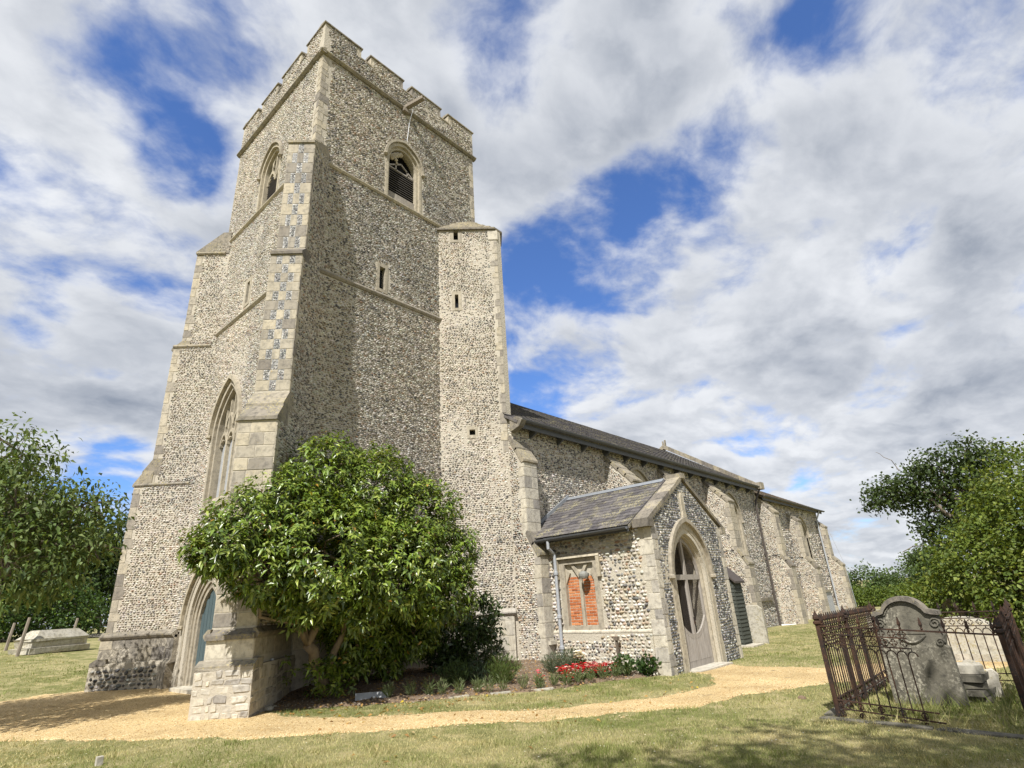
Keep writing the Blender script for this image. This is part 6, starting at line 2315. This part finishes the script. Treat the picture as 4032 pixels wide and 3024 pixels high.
MB().box((hx0 - .3, hy0 - .4, -.5), (hx1, hy1, -.24)).build('slab', 'ashlar_w', hut)

# ================================================================== GRASS
def grass(name, n, rmin, rmax, hmin, hmax, wd, mask, parent=None):
    u = rng.random(n)
    p = -.35
    r = (rmin ** p + u * (rmax ** p - rmin ** p)) ** (1 / p)
    a = rng.uniform(R(-8), R(96), n)
    x, y = r * np.cos(a), r * np.sin(a)
    ok = in_frame(x, y) & mask(x, y)
    x, y, r = x[ok], y[ok], r[ok]
    k = len(x)
    z = gz2(x, y)
    f = np.sin(x * 1.1 + 2) * np.sin(y * .9 + x * .35) + .7 * np.sin(x * 2.7 + y * 1.9) * np.sin(y * 3.1 - x) + rng.normal(0, .55, k)
    dry = np.clip((f + .62) / 1.7, 0, 1)[:, None]
    c = (1 - dry) * np.array([.18, .215, .060]) + dry * np.array([.50, .435, .225])
    c = c * rng.uniform(.7, 1.3, (k, 1))
    tu_ = vnoise(x * 2.3, y * 2.3, 5) * .6 + vnoise(x * 6.1, y * 6.1, 6) * .4
    h = rng.uniform(hmin, hmax, k) * (1 - .25 * dry[:, 0]) * (.7 + 1.1 * np.clip((tu_ - .55) * 4, 0, 1))
    w = wd * np.clip(r / 7, .8, 3.5)
    t = rng.uniform(0, 6.28, k)
    lean = rng.normal(0, .55, (k, 2)) * h[:, None]
    b0 = np.stack([x - np.cos(t) * w, y - np.sin(t) * w, z - .005], 1)
    b1 = np.stack([x + np.cos(t) * w, y + np.sin(t) * w, z - .005], 1)
    tp_ = np.stack([x + lean[:, 0], y + lean[:, 1], z + h], 1)
    V = np.stack([b0, b1, tp_], 1).reshape(-1, 3)
    o = tri_mesh(name, V, np.arange(3 * k).reshape(-1, 3), 'grass', parent, np.repeat(c, 3, 0))
    return o


def lawn_mask(x, y):
    sx = x + rng.normal(0, .10, len(x)) + .15 * np.sin(y * 5.3) * np.sin(x * 4.1)
    sy = y + rng.normal(0, .10, len(x)) + .15 * np.sin(x * 4.7 + 1)
    m = ~inpoly(sx, sy, PATH) & ~inpoly(sx, sy, BEDP)
    m &= ~((x > 5.6) & (x < 12.9) & (y > 12.3)) & ~((x > 12.3) & (y > 10.2)) & ~((x > PX0) & (x < PX1) & (y > PY))
    return m


g1 = grass('lawn_grass', 520000, 4.2, 42, .018, .055, .0035, lawn_mask)
tag(g1, 'short dry grass of the churchyard lawn', 'grass', kind='stuff')
g2 = grass('plot_grass', 16000, 8.9, 13.2, .06, .30, .004, lambda x, y: (x > 9.15) & (x < 12.8) & (y > .6) & (y < 2.6) & lawn_mask(x, y))
co = g2.data.color_attributes['Col']
tag(g2, 'long straw-coloured grass inside the railings', 'grass', kind='stuff')
g3 = grass('wall_foot_grass', 6000, 9, 34, .08, .22, .004, lambda x, y: lawn_mask(x, y) & (((x > 16.8) & (y > 9.6) & (y < 10.6)) | (abs(x - 9.25) < .16) & (y < 2.8) | ((x > PX1) & (x < PX1 + .4) & (y > PY - .3))))
tag(g3, 'longer grass along the wall foot and the kerb', 'grass', kind='stuff')

# daisies and clover heads in the turf, grains kicked off the path
k = 900
r = rng.uniform(5, 16, k)
a = rng.uniform(R(-5), R(92), k)
x, y = r * np.cos(a), r * np.sin(a)
ok = in_frame(x, y) & lawn_mask(x, y) & (vnoise(x * .6, y * .6, 3) > .5)
x, y = x[ok], y[ok]
k = len(x)
ci = np.repeat(np.arange(k), 4)
a = np.tile(np.arange(4) * 1.57, k)
ds = leaf_mesh('daisies', np.stack([x, y, gz2(x, y) + .045], 1)[ci], np.stack([np.cos(a), np.sin(a), np.full(len(a), .2)], 1), np.tile([0, 0, 1.], (len(a), 1)), .012, .012, palette([((.75, .74, .68), 3), ((.62, .55, .30), 1.2)], k)[ci], 'petal', None, .1)
tag(ds, 'scattered daisies and pale clover heads in the lawn', 'flowers', kind='stuff')
pebbles('kicked_gravel', [(px + .35 * math.copysign(1, 6 - px) * .0, py - .35) for px, py in PATH[:12]] + [(px, py + .1) for px, py in PATH[:12][::-1]], 900, gz2, .008, .018, [(.46, .35, .20), (.62, .50, .32)], pathsheet)

for nm, lab in (('door_leaf', 'teal painted boarded door under a pointed arch'), ('brick', None), ('wire_mesh', 'fine wire mesh behind the porch gate'), ('porch_roof', 'slate porch roof with stone coped gable'), ('nave_roof', 'low slate roof seen at a slant'), ('chancel_roof', 'mossy tiled chancel roof')):
    if lab:
        bpy.data.objects[nm]['label'] = lab
tris = sum(len(o.data.polygons) for o in bpy.data.objects if o.type == 'MESH')
print('FACES', tris)
for o in list(bpy.data.objects):
    if '_off' in o:
        del o['_off']
